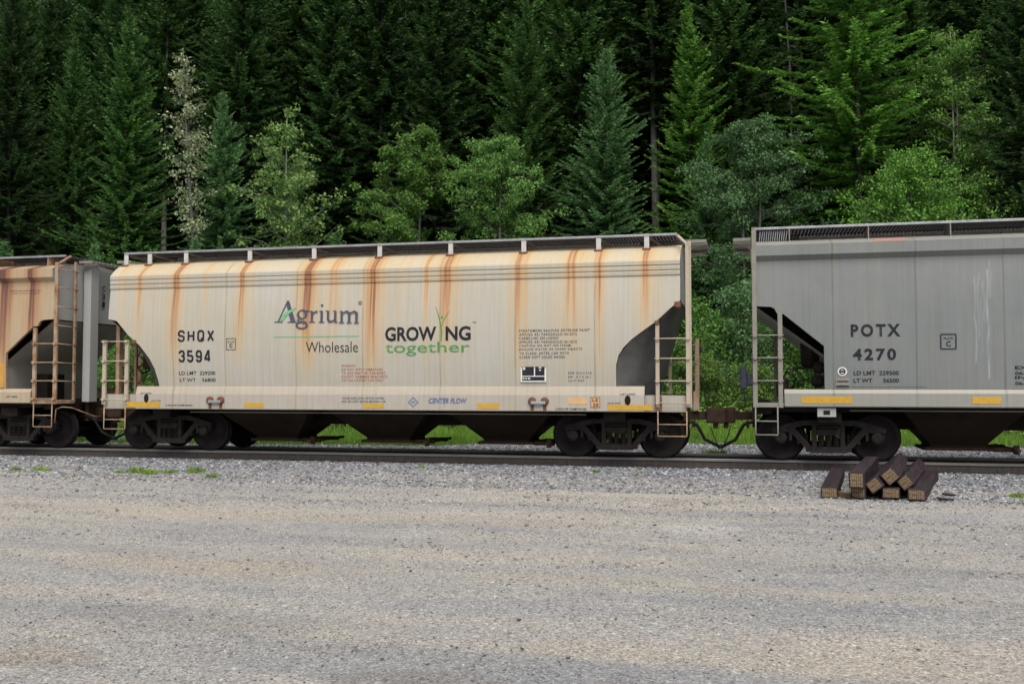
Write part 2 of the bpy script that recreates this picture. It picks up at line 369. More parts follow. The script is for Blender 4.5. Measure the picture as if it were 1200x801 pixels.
worn('bark_dark', (0.035, 0.030, 0.026), (0.065, 0.058, 0.050), 0.9, 6.0, sc=(1, 1, .25))
worn('bark_grey', (0.10, 0.095, 0.085), (0.17, 0.165, 0.15), 0.9, 6.0, sc=(1, 1, .4))
worn('bark_pale', (0.26, 0.25, 0.23), (0.38, 0.37, 0.34), 0.85, 5.0, c3=(0.10, 0.09, 0.08), sc=(.6, .6, 2))
worn('dead_twigs', (0.07, 0.065, 0.058), (0.12, 0.11, 0.10), 0.9, 6.0)

def quads(P, D, W, N, L):
    """leaf quads: base points P, unit direction D, width vectors from N x D, lengths L, widths W (pointed tip)"""
    S = np.cross(N, D); S /= np.maximum(np.linalg.norm(S, axis=1, keepdims=True), 1e-6)
    w = (W / 2)[:, None]; l = L[:, None]
    a = P - S * w * .5; b_ = P + D * l * .45 - S * w; c = P + D * l; d = P + D * l * .45 + S * w
    V = np.stack([a, b_, c, d], 1).reshape(-1, 3)
    F = np.arange(len(P) * 4).reshape(-1, 4)
    return V, F

def trunk_mesh(name, pts, radii, mat, extra=(), n=9):
    mb = MB(); mb.tube(pts, radii, n)
    for p, r in extra: mb.tube(p, r, 5)
    me = bpy.data.meshes.new(name); me.from_pydata(mb.v, [], mb.f); me.materials.append(MATS[mat]); me.polygons.foreach_set('use_smooth', [True] * len(me.polygons)); me.update()
    return me

def conifer(seed, h, rad, crown0=0.08, mat='spruce_needles', bark='bark_dark', gap=0.30, shape=0.85, droop=0.25, ragged=0.2, tw=0.30, dens=1.0, nbr=(5, 8), dead=True, wr=(.24, .42)):
    """returns (crown mesh, trunk mesh); origin at the foot of the trunk"""
    rs = np.random.RandomState(seed)
    bend = rs.uniform(-.012, .012, 2)
    tz = np.linspace(0, h, 12); tx = bend[0] * h * np.sin(tz / h * 2.4); ty = bend[1] * h * np.sin(tz / h * 2.0)
    r0 = .0075 * h + .025
    P, D, W, N, L, C = [], [], [], [], [], []
    limbs = []; ph = 0.0
    z = h * crown0
    while z < h * .985:
        tt = (z / h - crown0) / (1 - crown0)
        prof = rad * min(1.0, (1 - tt) ** shape * 1.08 + .02) * (0.72 + 0.28 * min(1, tt * 8))
        k = rs.randint(*nbr); a0 = rs.uniform(0, 2 * PI)
        lobe = rs.uniform(1 - ragged, 1 + ragged); ph = rs.uniform(0, 6.28) if tt < .02 or rs.rand() < .3 else ph; skip = rs.rand() < .09
        for j in range(k):
            az = a0 + 2 * PI * j / k + rs.uniform(-.35, .35)
            Lb = prof * lobe * rs.uniform(.58, 1.18) * (1 + .24 * math.cos(az - ph)) * (.5 if skip and j % 2 else 1)
            if rs.rand() < .06: Lb *= .4
            if Lb < .12: Lb = .12
            bt = rs.uniform(.1, .9)
            el = np.interp(tt, [0, .35, .75, 1], [-.28, -.05, .35, .9]) + rs.uniform(-.12, .12)
            zz = z + rs.uniform(-.5, .5) * gap
            ox, oy = np.interp(zz, tz, tx), np.interp(zz, tz, ty)
            ns = max(4, int(Lb / .075 * dens))
            s = np.linspace(.12, 1, ns) + rs.uniform(-.02, .02, ns)
            out = np.array([math.cos(az), math.sin(az), 0]); side = np.array([-out[1], out[0], 0])
            wob = .12 * Lb * np.sin(s * 3 + rs.uniform(0, 6))
            rise = Lb * (math.sin(el) * s - droop * s * (1 - s) * 1.2 + .10 * s ** 3)
            pos = np.array([ox, oy, zz]) + out * (s * Lb * math.cos(el))[:, None] + side * (wob * .4)[:, None]
            pos[:, 2] += rise
            if Lb > .5: limbs.append(([tuple(pos[0]), tuple(pos[len(pos) // 2]), tuple(pos[-1])], [.012 + .012 * Lb, .008 + .006 * Lb, .004]))
            slope = np.gradient(pos, axis=0); slope /= np.linalg.norm(slope, axis=1, keepdims=True)
            for sg in (-1, 1, -1, 1):
                ln = tw * (1.15 - .65 * s) * rs.uniform(.6, 1.35, ns) * min(1, .45 + Lb * .5)
                d = slope * rs.uniform(.45, 1.0, ns)[:, None] + sg * side * rs.uniform(.5, 1.0, ns)[:, None]
                d[:, 2] += -rs.uniform(.0, .55, ns) * (1 if sg > 0 else 1) + .12
                d /= np.linalg.norm(d, axis=1, keepdims=True)
                nn = np.tile([0, 0, .8], (ns, 1)) - out * .35 * -1 + rs.normal(0, .5, (ns, 3))
                P.append(pos + rs.normal(0, .02, (ns, 3))); D.append(d); W.append(ln * rs.uniform(*wr, ns)); N.append(nn); L.append(ln)
                tip = np.clip((s - .75) * 3, 0, 1) * rs.rand(ns) * .75
                C.append(np.stack([np.clip(bt + rs.normal(0, .18, ns) + .35 * (s - .5), 0, 1), tip, np.zeros(ns)], 1))
        z += gap * (1.0 - .45 * tt) * rs.uniform(.8, 1.2)
    P, D, W, N, L, C = [np.concatenate(q) for q in (P, D, W, N, L, C)]
    V, F = quads(P, D, W, N, L)
    crown = np_mesh('crown', V, F, mat, np.repeat(C, 4, 0))
    extra = limbs[::2]
    if dead and crown0 > .12:
        for _ in range(int(40 * crown0)):
            zz = rs.uniform(.03, crown0 + .1) * h; az = rs.uniform(0, 2 * PI); l = rs.uniform(.5, 1.9) * min(1, rad / 2)
            p0 = (np.interp(zz, tz, tx), np.interp(zz, tz, ty), zz)
            p1 = (p0[0] + math.cos(az) * l * .5, p0[1] + math.sin(az) * l * .5, zz - .05 * l); p2 = (p0[0] + math.cos(az) * l, p0[1] + math.sin(az) * l, zz - .35 * l)
            extra.append(([p0, p1, p2], [.018, .012, .005]))
    trunk = trunk_mesh('trunk', list(zip(tx, ty, tz)), list(r0 * (1 - tz / h * .93)), bark, extra)
    return crown, trunk

def leafy(seed, h, rad, crown0, mat, bark, nl=14000, leaf=.12, stems=1, narrow=1.0, blob=.34, limbs=1.0, lean=(0, 0), gaps=.2, up=.5, trunk_r=None):
    """broad-leaved tree or shrub: stems, limbs and a crown of leaf-sized faces gathered round the limb ends"""
    rs = np.random.RandomState(seed)
    pts, rad_, extra, cl = None, None, [], []
    r0 = trunk_r or .008 * h + .02
    for si in range(stems):
        base = np.array([rs.uniform(-.3, .3), rs.uniform(-.3, .3), 0]) * (stems > 1)
        sway = rs.uniform(-.03, .03, 2) + np.array(lean); tz = np.linspace(0, h * .97, 9)
        ph = rs.uniform(0, 6)
        ax = base[0] + (sway[0] + base[0] * .06) * tz + .02 * h * .3 * np.sin(tz / h * 5 + ph) * tz / h; ay = base[1] + sway[1] * tz
        tp = list(zip(ax, ay, tz)); tr = list(r0 * (1 - tz / h * .9))
        if si == 0: pts, rad_ = tp, tr
        else: extra.append((tp, tr))
        nlimb = int((11 + h * 1.6) * limbs)
        for _ in range(nlimb):
            u = rs.uniform(0, 1) ** .9; zz = h * (crown0 + (1 - crown0) * u) * .95
            env = rad * (math.sin(PI * min(1, .16 + u * .80)) ** .75) * narrow
            az = rs.uniform(0, 2 * PI); l = env * rs.uniform(.45, 1.08)
            o = np.array([np.interp(zz, tz, ax), np.interp(zz, tz, ay), zz])
            e = o + np.array([math.cos(az) * l, math.sin(az) * l, l * rs.uniform(up * .4, up * 1.3) - .1])
            md = (o + e) / 2 + np.array([0, 0, .08 * l]); extra.append(([tuple(o), tuple(md), tuple(e)], [.006 + .008 * l, .005 + .004 * l, .003]))
            for q in np.linspace(.35, 1.05, 4):
                cl.append((o + (e - o) * q + rs.normal(0, .12, 3) * rad * .5, blob * rad * rs.uniform(.35, .9) * (1.1 - .25 * q)))
        cl.append((np.array([ax[-1], ay[-1], h * .97]), blob * rad * .45))
    keep = [c for c in cl if rs.rand() > gaps]
    w = np.array([c[1] ** 2.0 for c in keep]); w /= w.sum()
    pick = rs.choice(len(keep), nl, p=w); ctr = np.array([c[0] for c in keep])[pick]; rr = np.array([c[1] for c in keep])[pick]
    d = rs.normal(0, 1, (nl, 3)); d /= np.linalg.norm(d, axis=1, keepdims=True)
    rad3 = (rs.rand(nl) ** .5)
    P = ctr + d * (rr * rad3)[:, None] * np.array([1, 1, .62])
    P[:, 2] = np.maximum(P[:, 2], .03)
    D = d * .5 + rs.normal(0, .6, (nl, 3)); D[:, 2] -= .35; D /= np.linalg.norm(D, axis=1, keepdims=True)
    N = rs.normal(0, .45, (nl, 3)) + np.array([0, 0, .8]) + d * .5
    L = leaf * rs.uniform(.6, 1.3, nl)
    V, F = quads(P, D, L * rs.uniform(.5, .75, nl), N, L)
    cb = rs.rand(len(keep))[pick]
    C = np.stack([np.clip(cb * .6 + rs.rand(nl) * .4, 0, 1), np.clip(rs.rand(nl) - .75, 0, 1) * 1.6, np.zeros(nl)], 1)
    return np_mesh('crown', V, F, mat, np.repeat(C, 4, 0)), trunk_mesh('trunk', pts, rad_, bark, extra, 8)

def plant(name, meshes, x, y, label, cat, group=None, rz=0.0, s=1.0, sz=None, z=None):
    r = empty(name, (x, y, float(hill_z(x, y)) - .05 if z is None else z), rz); r.scale = (s, s, sz or s)
    tag(r, label, cat, group); link('crown', meshes[0], r); link('trunk', meshes[1], r); return r

# front row: each tree the photograph shows apart, nearest the track
SPR = [conifer(11, 20, 4.0, .02, gap=.27, shape=.9, dens=1.1), conifer(12, 22, 4.0, .03, mat='dark_needles', gap=.30, shape=.8), conifer(13, 18, 3.6, .02, gap=.27, shape=.85)]
FIR = [conifer(21, 15.5, 3.7, .02, mat='fir_needles', gap=.25, shape=.80, droop=.10, tw=.27, ragged=.12), conifer(22, 14.5, 3.2, .02, mat='fir_needles', gap=.27, shape=.85, droop=.15, tw=.28)]
LAR = conifer(31, 24, 4.4, .10, mat='larch_needles', gap=.46, shape=.55, droop=.05, ragged=.45, tw=.40, dens=1.2, nbr=(4, 7))
LIT = conifer(32, 17, 3.3, .03, mat='larch_needles', gap=.32, shape=.85, droop=.3, tw=.32)
BIR = [leafy(41, 12.0, 3.0, .10, 'young_leaves', 'bark_grey', 30000, .15, gaps=.1, blob=.22, limbs=1.9), leafy(42, 11.3, 2.9, .08, 'birch_leaves', 'bark_grey', 28000, .14, stems=2, gaps=.1, blob=.22, limbs=1.9)]
BLU = leafy(43, 11.2, 3.2, .06, 'blue_birch_leaves', 'bark_grey', 30000, .14, stems=2, gaps=.1, blob=.22, limbs=1.9)
POP = leafy(44, 13.4, 2.7, .10, 'poplar_leaves', 'bark_pale', 11000, .19, blob=.20, gaps=.08, lean=(-.035, 0), limbs=2.6, up=.9)
PAL = leafy(45, 17.2, 1.25, .42, 'pale_leaves', 'bark_grey', 3000, .16, blob=.34, gaps=.0, lean=(-.06, 0), limbs=2.6, up=.8)
TWO = leafy(46, 15.6, 2.8, .24, 'young_leaves', 'bark_pale', 26000, .14, stems=2, trunk_r=.10, gaps=.1, blob=.22, limbs=1.9)
RND = leafy(47, 9.6, 3.2, .08, 'larch_needles', 'bark_grey', 26000, .13, stems=3, gaps=.12, blob=.22, limbs=1.9)
SAP = conifer(51, 6.0, 1.8, .02, mat='fir_needles', gap=.2, tw=.24)

plant('spruce_tree', SPR[0], -33.5, 27.0, 'broad dark green spruce with a thin bare leader, left of the thin whitish aspen', 'tree', s=1.0, rz=.3)
plant('spruce_tree', SPR[1], -41.2, 27.0, 'tall blackish spruce above the orange-stained car at the left edge', 'tree', rz=1.9, s=1.02)
plant('spruce_tree', SPR[0], -40.6, 31.0, 'pointed dark spruce between the left-edge tree and the broad one with a bare leader', 'tree', rz=2.9, s=.95)
plant('aspen_tree', PAL, -27.0, 24.0, 'thin aspen with creamy whitish leaves on a narrow leaning crown', 'tree', rz=.2)
plant('poplar_tree', POP, -22.3, 24.0, 'slender yellow-green poplar with a bare pale stem above the roof of the cream car', 'tree', rz=.8)
plant('birch_tree', BIR[0], -15.6, 24.0, 'bushy mid-green birch with a rounded leaning top above the company name', 'tree', rz=2.2)
plant('birch_tree', BIR[1], -12.0, 24.5, 'light green two-stemmed birch to the right of the rounded bushy one', 'tree', rz=.6)
plant('fir_tree', FIR[1], -28.6, 28.5, 'mid-green fir standing between the whitish aspen and the yellow-green poplar', 'tree', rz=1.1)
plant('fir_tree', FIR[0], -6.6, 27.0, 'shapely blue-green fir with a full cone crown above the right half of the cream car', 'tree', rz=.4)
plant('spruce_tree', SPR[2], -11.6, 30.0, 'dark slim spruce with sparse top behind the light green two-stemmed birch', 'tree', rz=.9, s=1.0)
plant('birch_tree', BLU, 0.1, 24.0, 'bluish-green birch with a pale rounded top above the gap between the two right-hand cars', 'tree', rz=2.7)
plant('fir_tree', FIR[1], -1.9, 27.0, 'small fir at the left foot of the bluish-green birch', 'tree', rz=2.0, s=.72)
plant('spruce_tree', LIT, -3.0, 31.0, 'fresh green drooping spruce rising behind the small fir over the car gap', 'tree', rz=.2)
plant('larch_tree', LAR, 5.2, 26.0, 'tall open larch with bright green layered branches above the grey car lettering', 'tree', rz=.5)
plant('birch_tree', TWO, 9.3, 26.0, 'fresh green birch on two pale bare stems above the right-hand car', 'tree', rz=1.2)
plant('bush_tree', RND, 7.0, 23.0, 'low round bushy tree with yellow-green leaves between the larch and the two pale stems', 'tree', rz=.4)
plant('spruce_tree', SPR[1], 12.2, 25.5, 'dense dark spruce at the right edge with long drooping boughs', 'tree', rz=.7, s=.95)
plant('fir_sapling', SAP, -26.0, 21.5, 'short fir sapling just over the car roof beside the yellow-green poplar', 'tree', s=1.2)
plant('fir_sapling', SAP, -19.4, 23.0, 'dark fir sapling peeping over the car roof left of the rounded bushy birch', 'tree', rz=1.0, s=1.15)
plant('fir_sapling', SAP, -31.0, 20.5, 'bright fir sapling at the right foot of the broad dark spruce', 'tree', rz=2.0, s=1.2)
plant('fir_sapling', SAP, -37.0, 21.5, 'fir sapling with fresh tips over the roof end of the orange-stained car', 'tree', rz=2.6, s=1.25)
SHB = [leafy(61, 3.6, 1.7, .05, 'shrub_leaves', 'bark_grey', 6500, .12, stems=3, blob=.45), leafy(62, 4.2, 1.5, .05, 'blue_birch_leaves', 'bark_grey', 6000, .12, stems=3, blob=.45), leafy(63, 2.2, 1.2, .04, 'undergrowth_leaves', 'bark_grey', 4500, .10, stems=3, blob=.5)]
for i, (k, x, y, s, lab) in enumerate([
    (0, -2.0, 18.0, 1.15, 'leafy green shrub left of centre in the gap between the two right-hand cars'),
    (1, -0.1, 19.0, 1.1, 'dark leafy shrub filling the right of the gap between the cars'),
    (0, 1.9, 17.5, 1.0, 'leafy shrub seen through the ladder of the grey car'),
    (2, -1.5, 14.5, 1.0, 'low pale green bush on the bank behind the coupling'),
    (2, 0.3, 14.8, .9, 'low yellowish bush behind the dark box on the grey car'),
    (0, -25.5, 16.0, 1.0, 'leafy shrub seen through the cut-away left end of the cream car'),
    (1, -28.6, 18.5, 1.1, 'bluish shrub behind the left ladder of the cream car'),
    (1, -30.6, 21.5, 1.15, 'greyish green rounded shrub behind the left end of the cream car roof'),
    (2, -13.7, 11.6, .62, 'low bright green bush seen under the cream car between its first two hoppers'),
    (2, -9.9, 11.8, .6, 'low bright green bush seen under the cream car between its last two hoppers'),
    (2, 3.4, 14.5, .8, 'low bush behind the wheels of the grey car')]):
    plant('leafy_shrub', SHB[k], x, y, lab, 'shrub', 'leafy shrubs at the foot of the slope', rz=i * 1.3, s=s)

# the wood behind: every trunk a thing, copies of a few grown trees
BK = dict(tw=.40, wr=(.30, .52), dens=.85)
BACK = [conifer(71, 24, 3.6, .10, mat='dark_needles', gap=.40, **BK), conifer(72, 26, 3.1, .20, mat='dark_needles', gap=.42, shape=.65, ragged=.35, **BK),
        conifer(73, 22, 3.9, .05, mat='back_shade_needles', gap=.40, **BK), conifer(74, 27, 2.8, .33, mat='back_shade_needles', gap=.44, shape=.55, ragged=.4, bark='bark_grey', **BK)]
rs = np.random.RandomState(8)
front = [(-33.5, 27), (-41.2, 27), (-6.6, 27), (5.2, 26), (9.3, 26), (12.2, 25.5), (-12, 24.5), (-15.6, 24), (-22.3, 24), (-27.6, 24)]
BLAB = ['dark shaggy conifer with bare lower trunk crowded on the shaded slope behind the front trees', 'slim dark conifer with sparse ragged boughs and long bare trunk on the shaded slope',
        'full dark spruce with boughs near to the ground on the shaded slope', 'grey-trunked pine with foliage only in its upper half on the shaded slope']
nb = 0
for y, dx in ((34.5, 3.4), (39, 3.2), (44, 3.3), (50, 3.5), (57, 3.9), (66, 4.4), (77, 5.2)):
    x0 = -1.31 * (y + 21.1) - 2; x1 = .36 * (y + 21.1) + 5; n = int((x1 - x0) / dx)
    for k in range(n):
        x = x0 + (k + .5 + rs.uniform(-.42, .42)) * dx; yy = y + rs.uniform(-2.2, 2.2)
        q = rs.choice(4, p=[.32, .22, .30, .16])
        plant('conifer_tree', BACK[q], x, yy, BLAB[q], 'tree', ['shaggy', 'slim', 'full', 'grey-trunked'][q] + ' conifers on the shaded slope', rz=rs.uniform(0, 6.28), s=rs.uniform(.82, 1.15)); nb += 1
print('back trees', nb)

def snag(seed, h):
    rs = np.random.RandomState(seed); tz = np.linspace(0, h, 10); tx = .15 * np.sin(tz * .4 + seed); ex = []
    for _ in range(46):
        zz = rs.uniform(.15, .97) * h; az = rs.uniform(0, 2 * PI); l = rs.uniform(.4, 1.6) * (1.1 - zz / h * .6); x0 = float(np.interp(zz, tz, tx))
        ex.append(([(x0, 0, zz), (x0 + math.cos(az) * l * .6, math.sin(az) * l * .6, zz - .05), (x0 + math.cos(az) * l, math.sin(az) * l, zz - .30 * l)], [.02, .013, .005]))
    return trunk_mesh('trunk', list(zip(tx, 0 * tz, tz)), list(.10 * (1 - tz / h * .85)), 'bark_grey', ex)
for x, y, h, sd, lab in ((2.4, 36.5, 21, 4, 'bare pale dead trunk with twiggy stubs behind the bluish-green birch'), (-5.2, 38.0, 22, 5, 'thin bare dead trunk standing between the blue-green fir and the drooping spruce'), (-22.5, 41.5, 19, 6, 'bare grey dead trunk behind the poplar and the rounded bushy birch')):
    r = empty('dead_tree', (x, y, float(hill_z(x, y)) - .05)); tag(r, lab, 'tree'); link('trunk', snag(sd, h), r)

# undergrowth on the bank and grass beside the ballast (nobody could count them)
def undergrowth():
    n = 60000; rs = np.random.RandomState(5)
    x = rs.uniform(-34, 12, n); y = 11.0 + 15 * rs.rand(n) ** 1.1
    clump = vnoise(x * .9 + y * 1.3, 1, 21) * .6 + vnoise(x * 2.3 - y * 1.9, 1, 22) * .4
    hh = (.15 + .75 * clump * rs.rand(n)) * np.clip((y - 10) / 3, .25, 1.2)
    P = np.stack([x, y, hill_z(x, y) + hh * rs.rand(n) ** .4], 1)
    D = rs.normal(0, 1, (n, 3)); D[:, 2] = np.abs(D[:, 2]) * .5; D /= np.linalg.norm(D, axis=1, keepdims=True)
    N = rs.normal(0, .4, (n, 3)) + np.array([0, -.2, 1.]); L = rs.uniform(.07, .20, n)
    V, F = quads(P, D, L * rs.uniform(.45, .7, n), N, L)
    C = np.stack([np.clip(clump + rs.normal(0, .2, n), 0, 1), np.clip(rs.rand(n) - .8, 0, 1) * 2, np.zeros(n)], 1)
    return np_mesh('undergrowth', V, F, 'undergrowth_leaves', np.repeat(C, 4, 0))
tag(link('undergrowth', undergrowth()), 'low leafy undergrowth covering the foot of the wooded slope', 'undergrowth', kind='stuff')
def grass():
    n = 170000; rs = np.random.RandomState(6)
    x = rs.uniform(-30, 12, n); y = 4.0 + 9.7 * rs.rand(n) ** 1.25
    edge = 1.6 * (vnoise(x, .45, 31) - .5) + np.interp(x, [-30, -8.5, -6.5, -4.5, -1, .6, 1.6, 2.8, 4, 12], [-2.6, -2.4, -.6, 1.2, .9, .8, -1.9, -1.6, .2, .8])
    ok = y > 7.0 + edge; x, y = x[ok], y[ok]; n = len(x)
    tuft = vnoise(x * 1.7 + y * .9, 1, 33); bare = vnoise(x * .9 - y * 1.4, 1, 34) * .6 + vnoise(x * 3.1 + y, 1, 35) * .4
    ok = bare + rs.uniform(-.15, .15, n) > .28; x, y, tuft = x[ok], y[ok], tuft[ok]; n = len(x)
    l = (.07 + .36 * tuft ** 1.5) * rs.uniform(.4, 1.35, n)
    P = np.stack([x, y, np.where(y < 9.5, GZ, hill_z(x, y)) - .02], 1)
    D = np.stack([rs.normal(0, .32, n), rs.normal(0, .32, n), np.ones(n)], 1); D /= np.linalg.norm(D, axis=1, keepdims=True)
    az = rs.uniform(0, PI, n); N = np.stack([np.cos(az) * .6, -1 + 0 * az, 0 * az], 1)
    V, F = quads(P, D, rs.uniform(.012, .028, n), N, l)
    C = np.stack([np.clip(tuft * .5 + rs.rand(n) * .6 - .1, 0, 1), np.clip(rs.rand(n) - .8, 0, 1), np.zeros(n)], 1)
    return np_mesh('grass', V, F, 'grass_blades', np.repeat(C, 4, 0))
tag(link('grass', grass()), 'bright green grass strip growing beyond the track', 'grass', kind='stuff')

# ------------------------------------------------------------------ covered hopper cars
def cl01(a): return np.clip(a, 0, 1)
def wear(x, z, streaks, seams, soft_rust=.9, ledge=0, seed=1, runs=(), base_rust=0.0, sill=False):
    """wear colours for points (x, z): rust runs below roof brackets, dark weld seams, pale runs"""
    x = np.asarray(x, float); z = np.asarray(z, float)
    r = np.full_like(x, base_rust); g = np.zeros_like(x); p = np.zeros_like(x)
    for i, (sx, wd, st, zend) in enumerate(streaks):
        top = 4.3; u = cl01((top - z) / (top - zend))
        ww = wd * (1 + .9 * u) * (.8 + .5 * vnoise(z, 1.1, seed + i)); cx = sx + .05 * (vnoise(z, .7, seed + 50 + i) - .5) - .03 * u
        core = np.exp(-((x - cx + ww * .34) / (ww * .20)) ** 2) + .8 * np.exp(-((x - cx - ww * .30) / (ww * .17)) ** 2) + .45 * np.exp(-((x - cx) / (ww * .5)) ** 2); halo = np.exp(-((x - cx - wd * .25) / (ww * 1.9)) ** 2)
        fil = .35 + .6 * vnoise(x, 38, seed + 7 + i) + .45 * vnoise(x, 13, seed + 17 + i)
        fade = (1 - u) ** .75 * .85 + .26 * (1 - cl01((4.3 - z) / 2.95) ** 2)
        r = np.maximum(r, st * fade * (.50 * core * fil * (.55 + .6 * vnoise(z, .9, seed + 30 + i)) + .44 * halo * (.3 + .7 * fil) + .13 * np.exp(-((x - cx - wd * .6) / (ww * 5 + .06)) ** 2) * fil))
        foot = np.exp(-((x - sx) / (.10 + .30 * cl01((4.26 - z) * 2.2) * cl01((z - 3.85) * 4))) ** 2) * cl01((4.32 - z) * 8) * cl01((z - 3.75) * 2.0)
        r = np.maximum(r, st * .62 * foot * (.5 + .6 * fil))
    soft = vnoise(x, 3.3, seed + 90) * .6 + vnoise(x, 11, seed + 91) * .4
    r = np.maximum(r, cl01(soft - .50) * soft_rust * cl01((z - 1.2) / 2.6) ** .6 * (1 if not sill else .6))
    for sx in seams:
        g = np.maximum(g, .58 * np.exp(-((x - sx) / .014) ** 2) * (.6 + .5 * vnoise(z, 3, int(abs(sx) * 100))))
        r = np.maximum(r, .20 * min(1, soft_rust) * np.exp(-((x - sx) / .05) ** 2))
    if ledge: r = np.maximum(r, .17 * (z > ledge) * (.6 + .8 * vnoise(x, 1.3, seed + 77)))
    for sx, z0, z1, wd, st in runs:
        cx = sx + .035 * (vnoise(z, 4, int(sx * 97)) - .5)
        p = np.maximum(p, .65 * st * np.exp(-((x - cx) / wd) ** 2) * (z < z0) * (z > z1) * (.35 + .8 * vnoise(z, 5, int(sx * 31))))
    return np.stack([cl01(r), cl01(g), cl01(p)], -1)

class Car:
    def __init__(s, label, cx, cfg):
        s.root = empty('covered_hopper_car', (cx, 0, 0)); tag(s.root, label, 'railway car'); s.cx = cx; s.c = cfg
    def mb(s): return MB((s.cx, 0, 0))
    def skin(s, name, x, yf, zarr, mat, parent=None, flip=False, ledge=0):
        """grid: x (m,), zarr (n,m), y from yf(z)"""
        n, m = zarr.shape; X = np.broadcast_to(x, (n, m)); Y = yf(zarr) if callable(yf) else yf
        V = np.stack([X - s.cx, Y, zarr], -1).reshape(-1, 3); i = (np.arange(n - 1)[:, None] * m + np.arange(m - 1)[None]).ravel()
        F = np.stack([i, i + 1, i + m + 1, i + m], 1)
        if flip: F = F[:, ::-1]
        C = wear(X.ravel(), zarr.ravel(), s.c['streaks'], s.c['seams'], soft_rust=s.c.get('soft', .78), ledge=ledge, seed=s.c['seed'], runs=s.c.get('runs', ()))
        return link(name, np_mesh(name, V, F, mat, C, 'wear', smooth=True), parent or s.root)

def interp_cut(cut, x):
    xs = np.array([p[0] for p in cut]); zs = np.array([p[1] for p in cut]); o = np.argsort(xs, kind='stable')
    return np.interp(x, xs[o], zs[o])

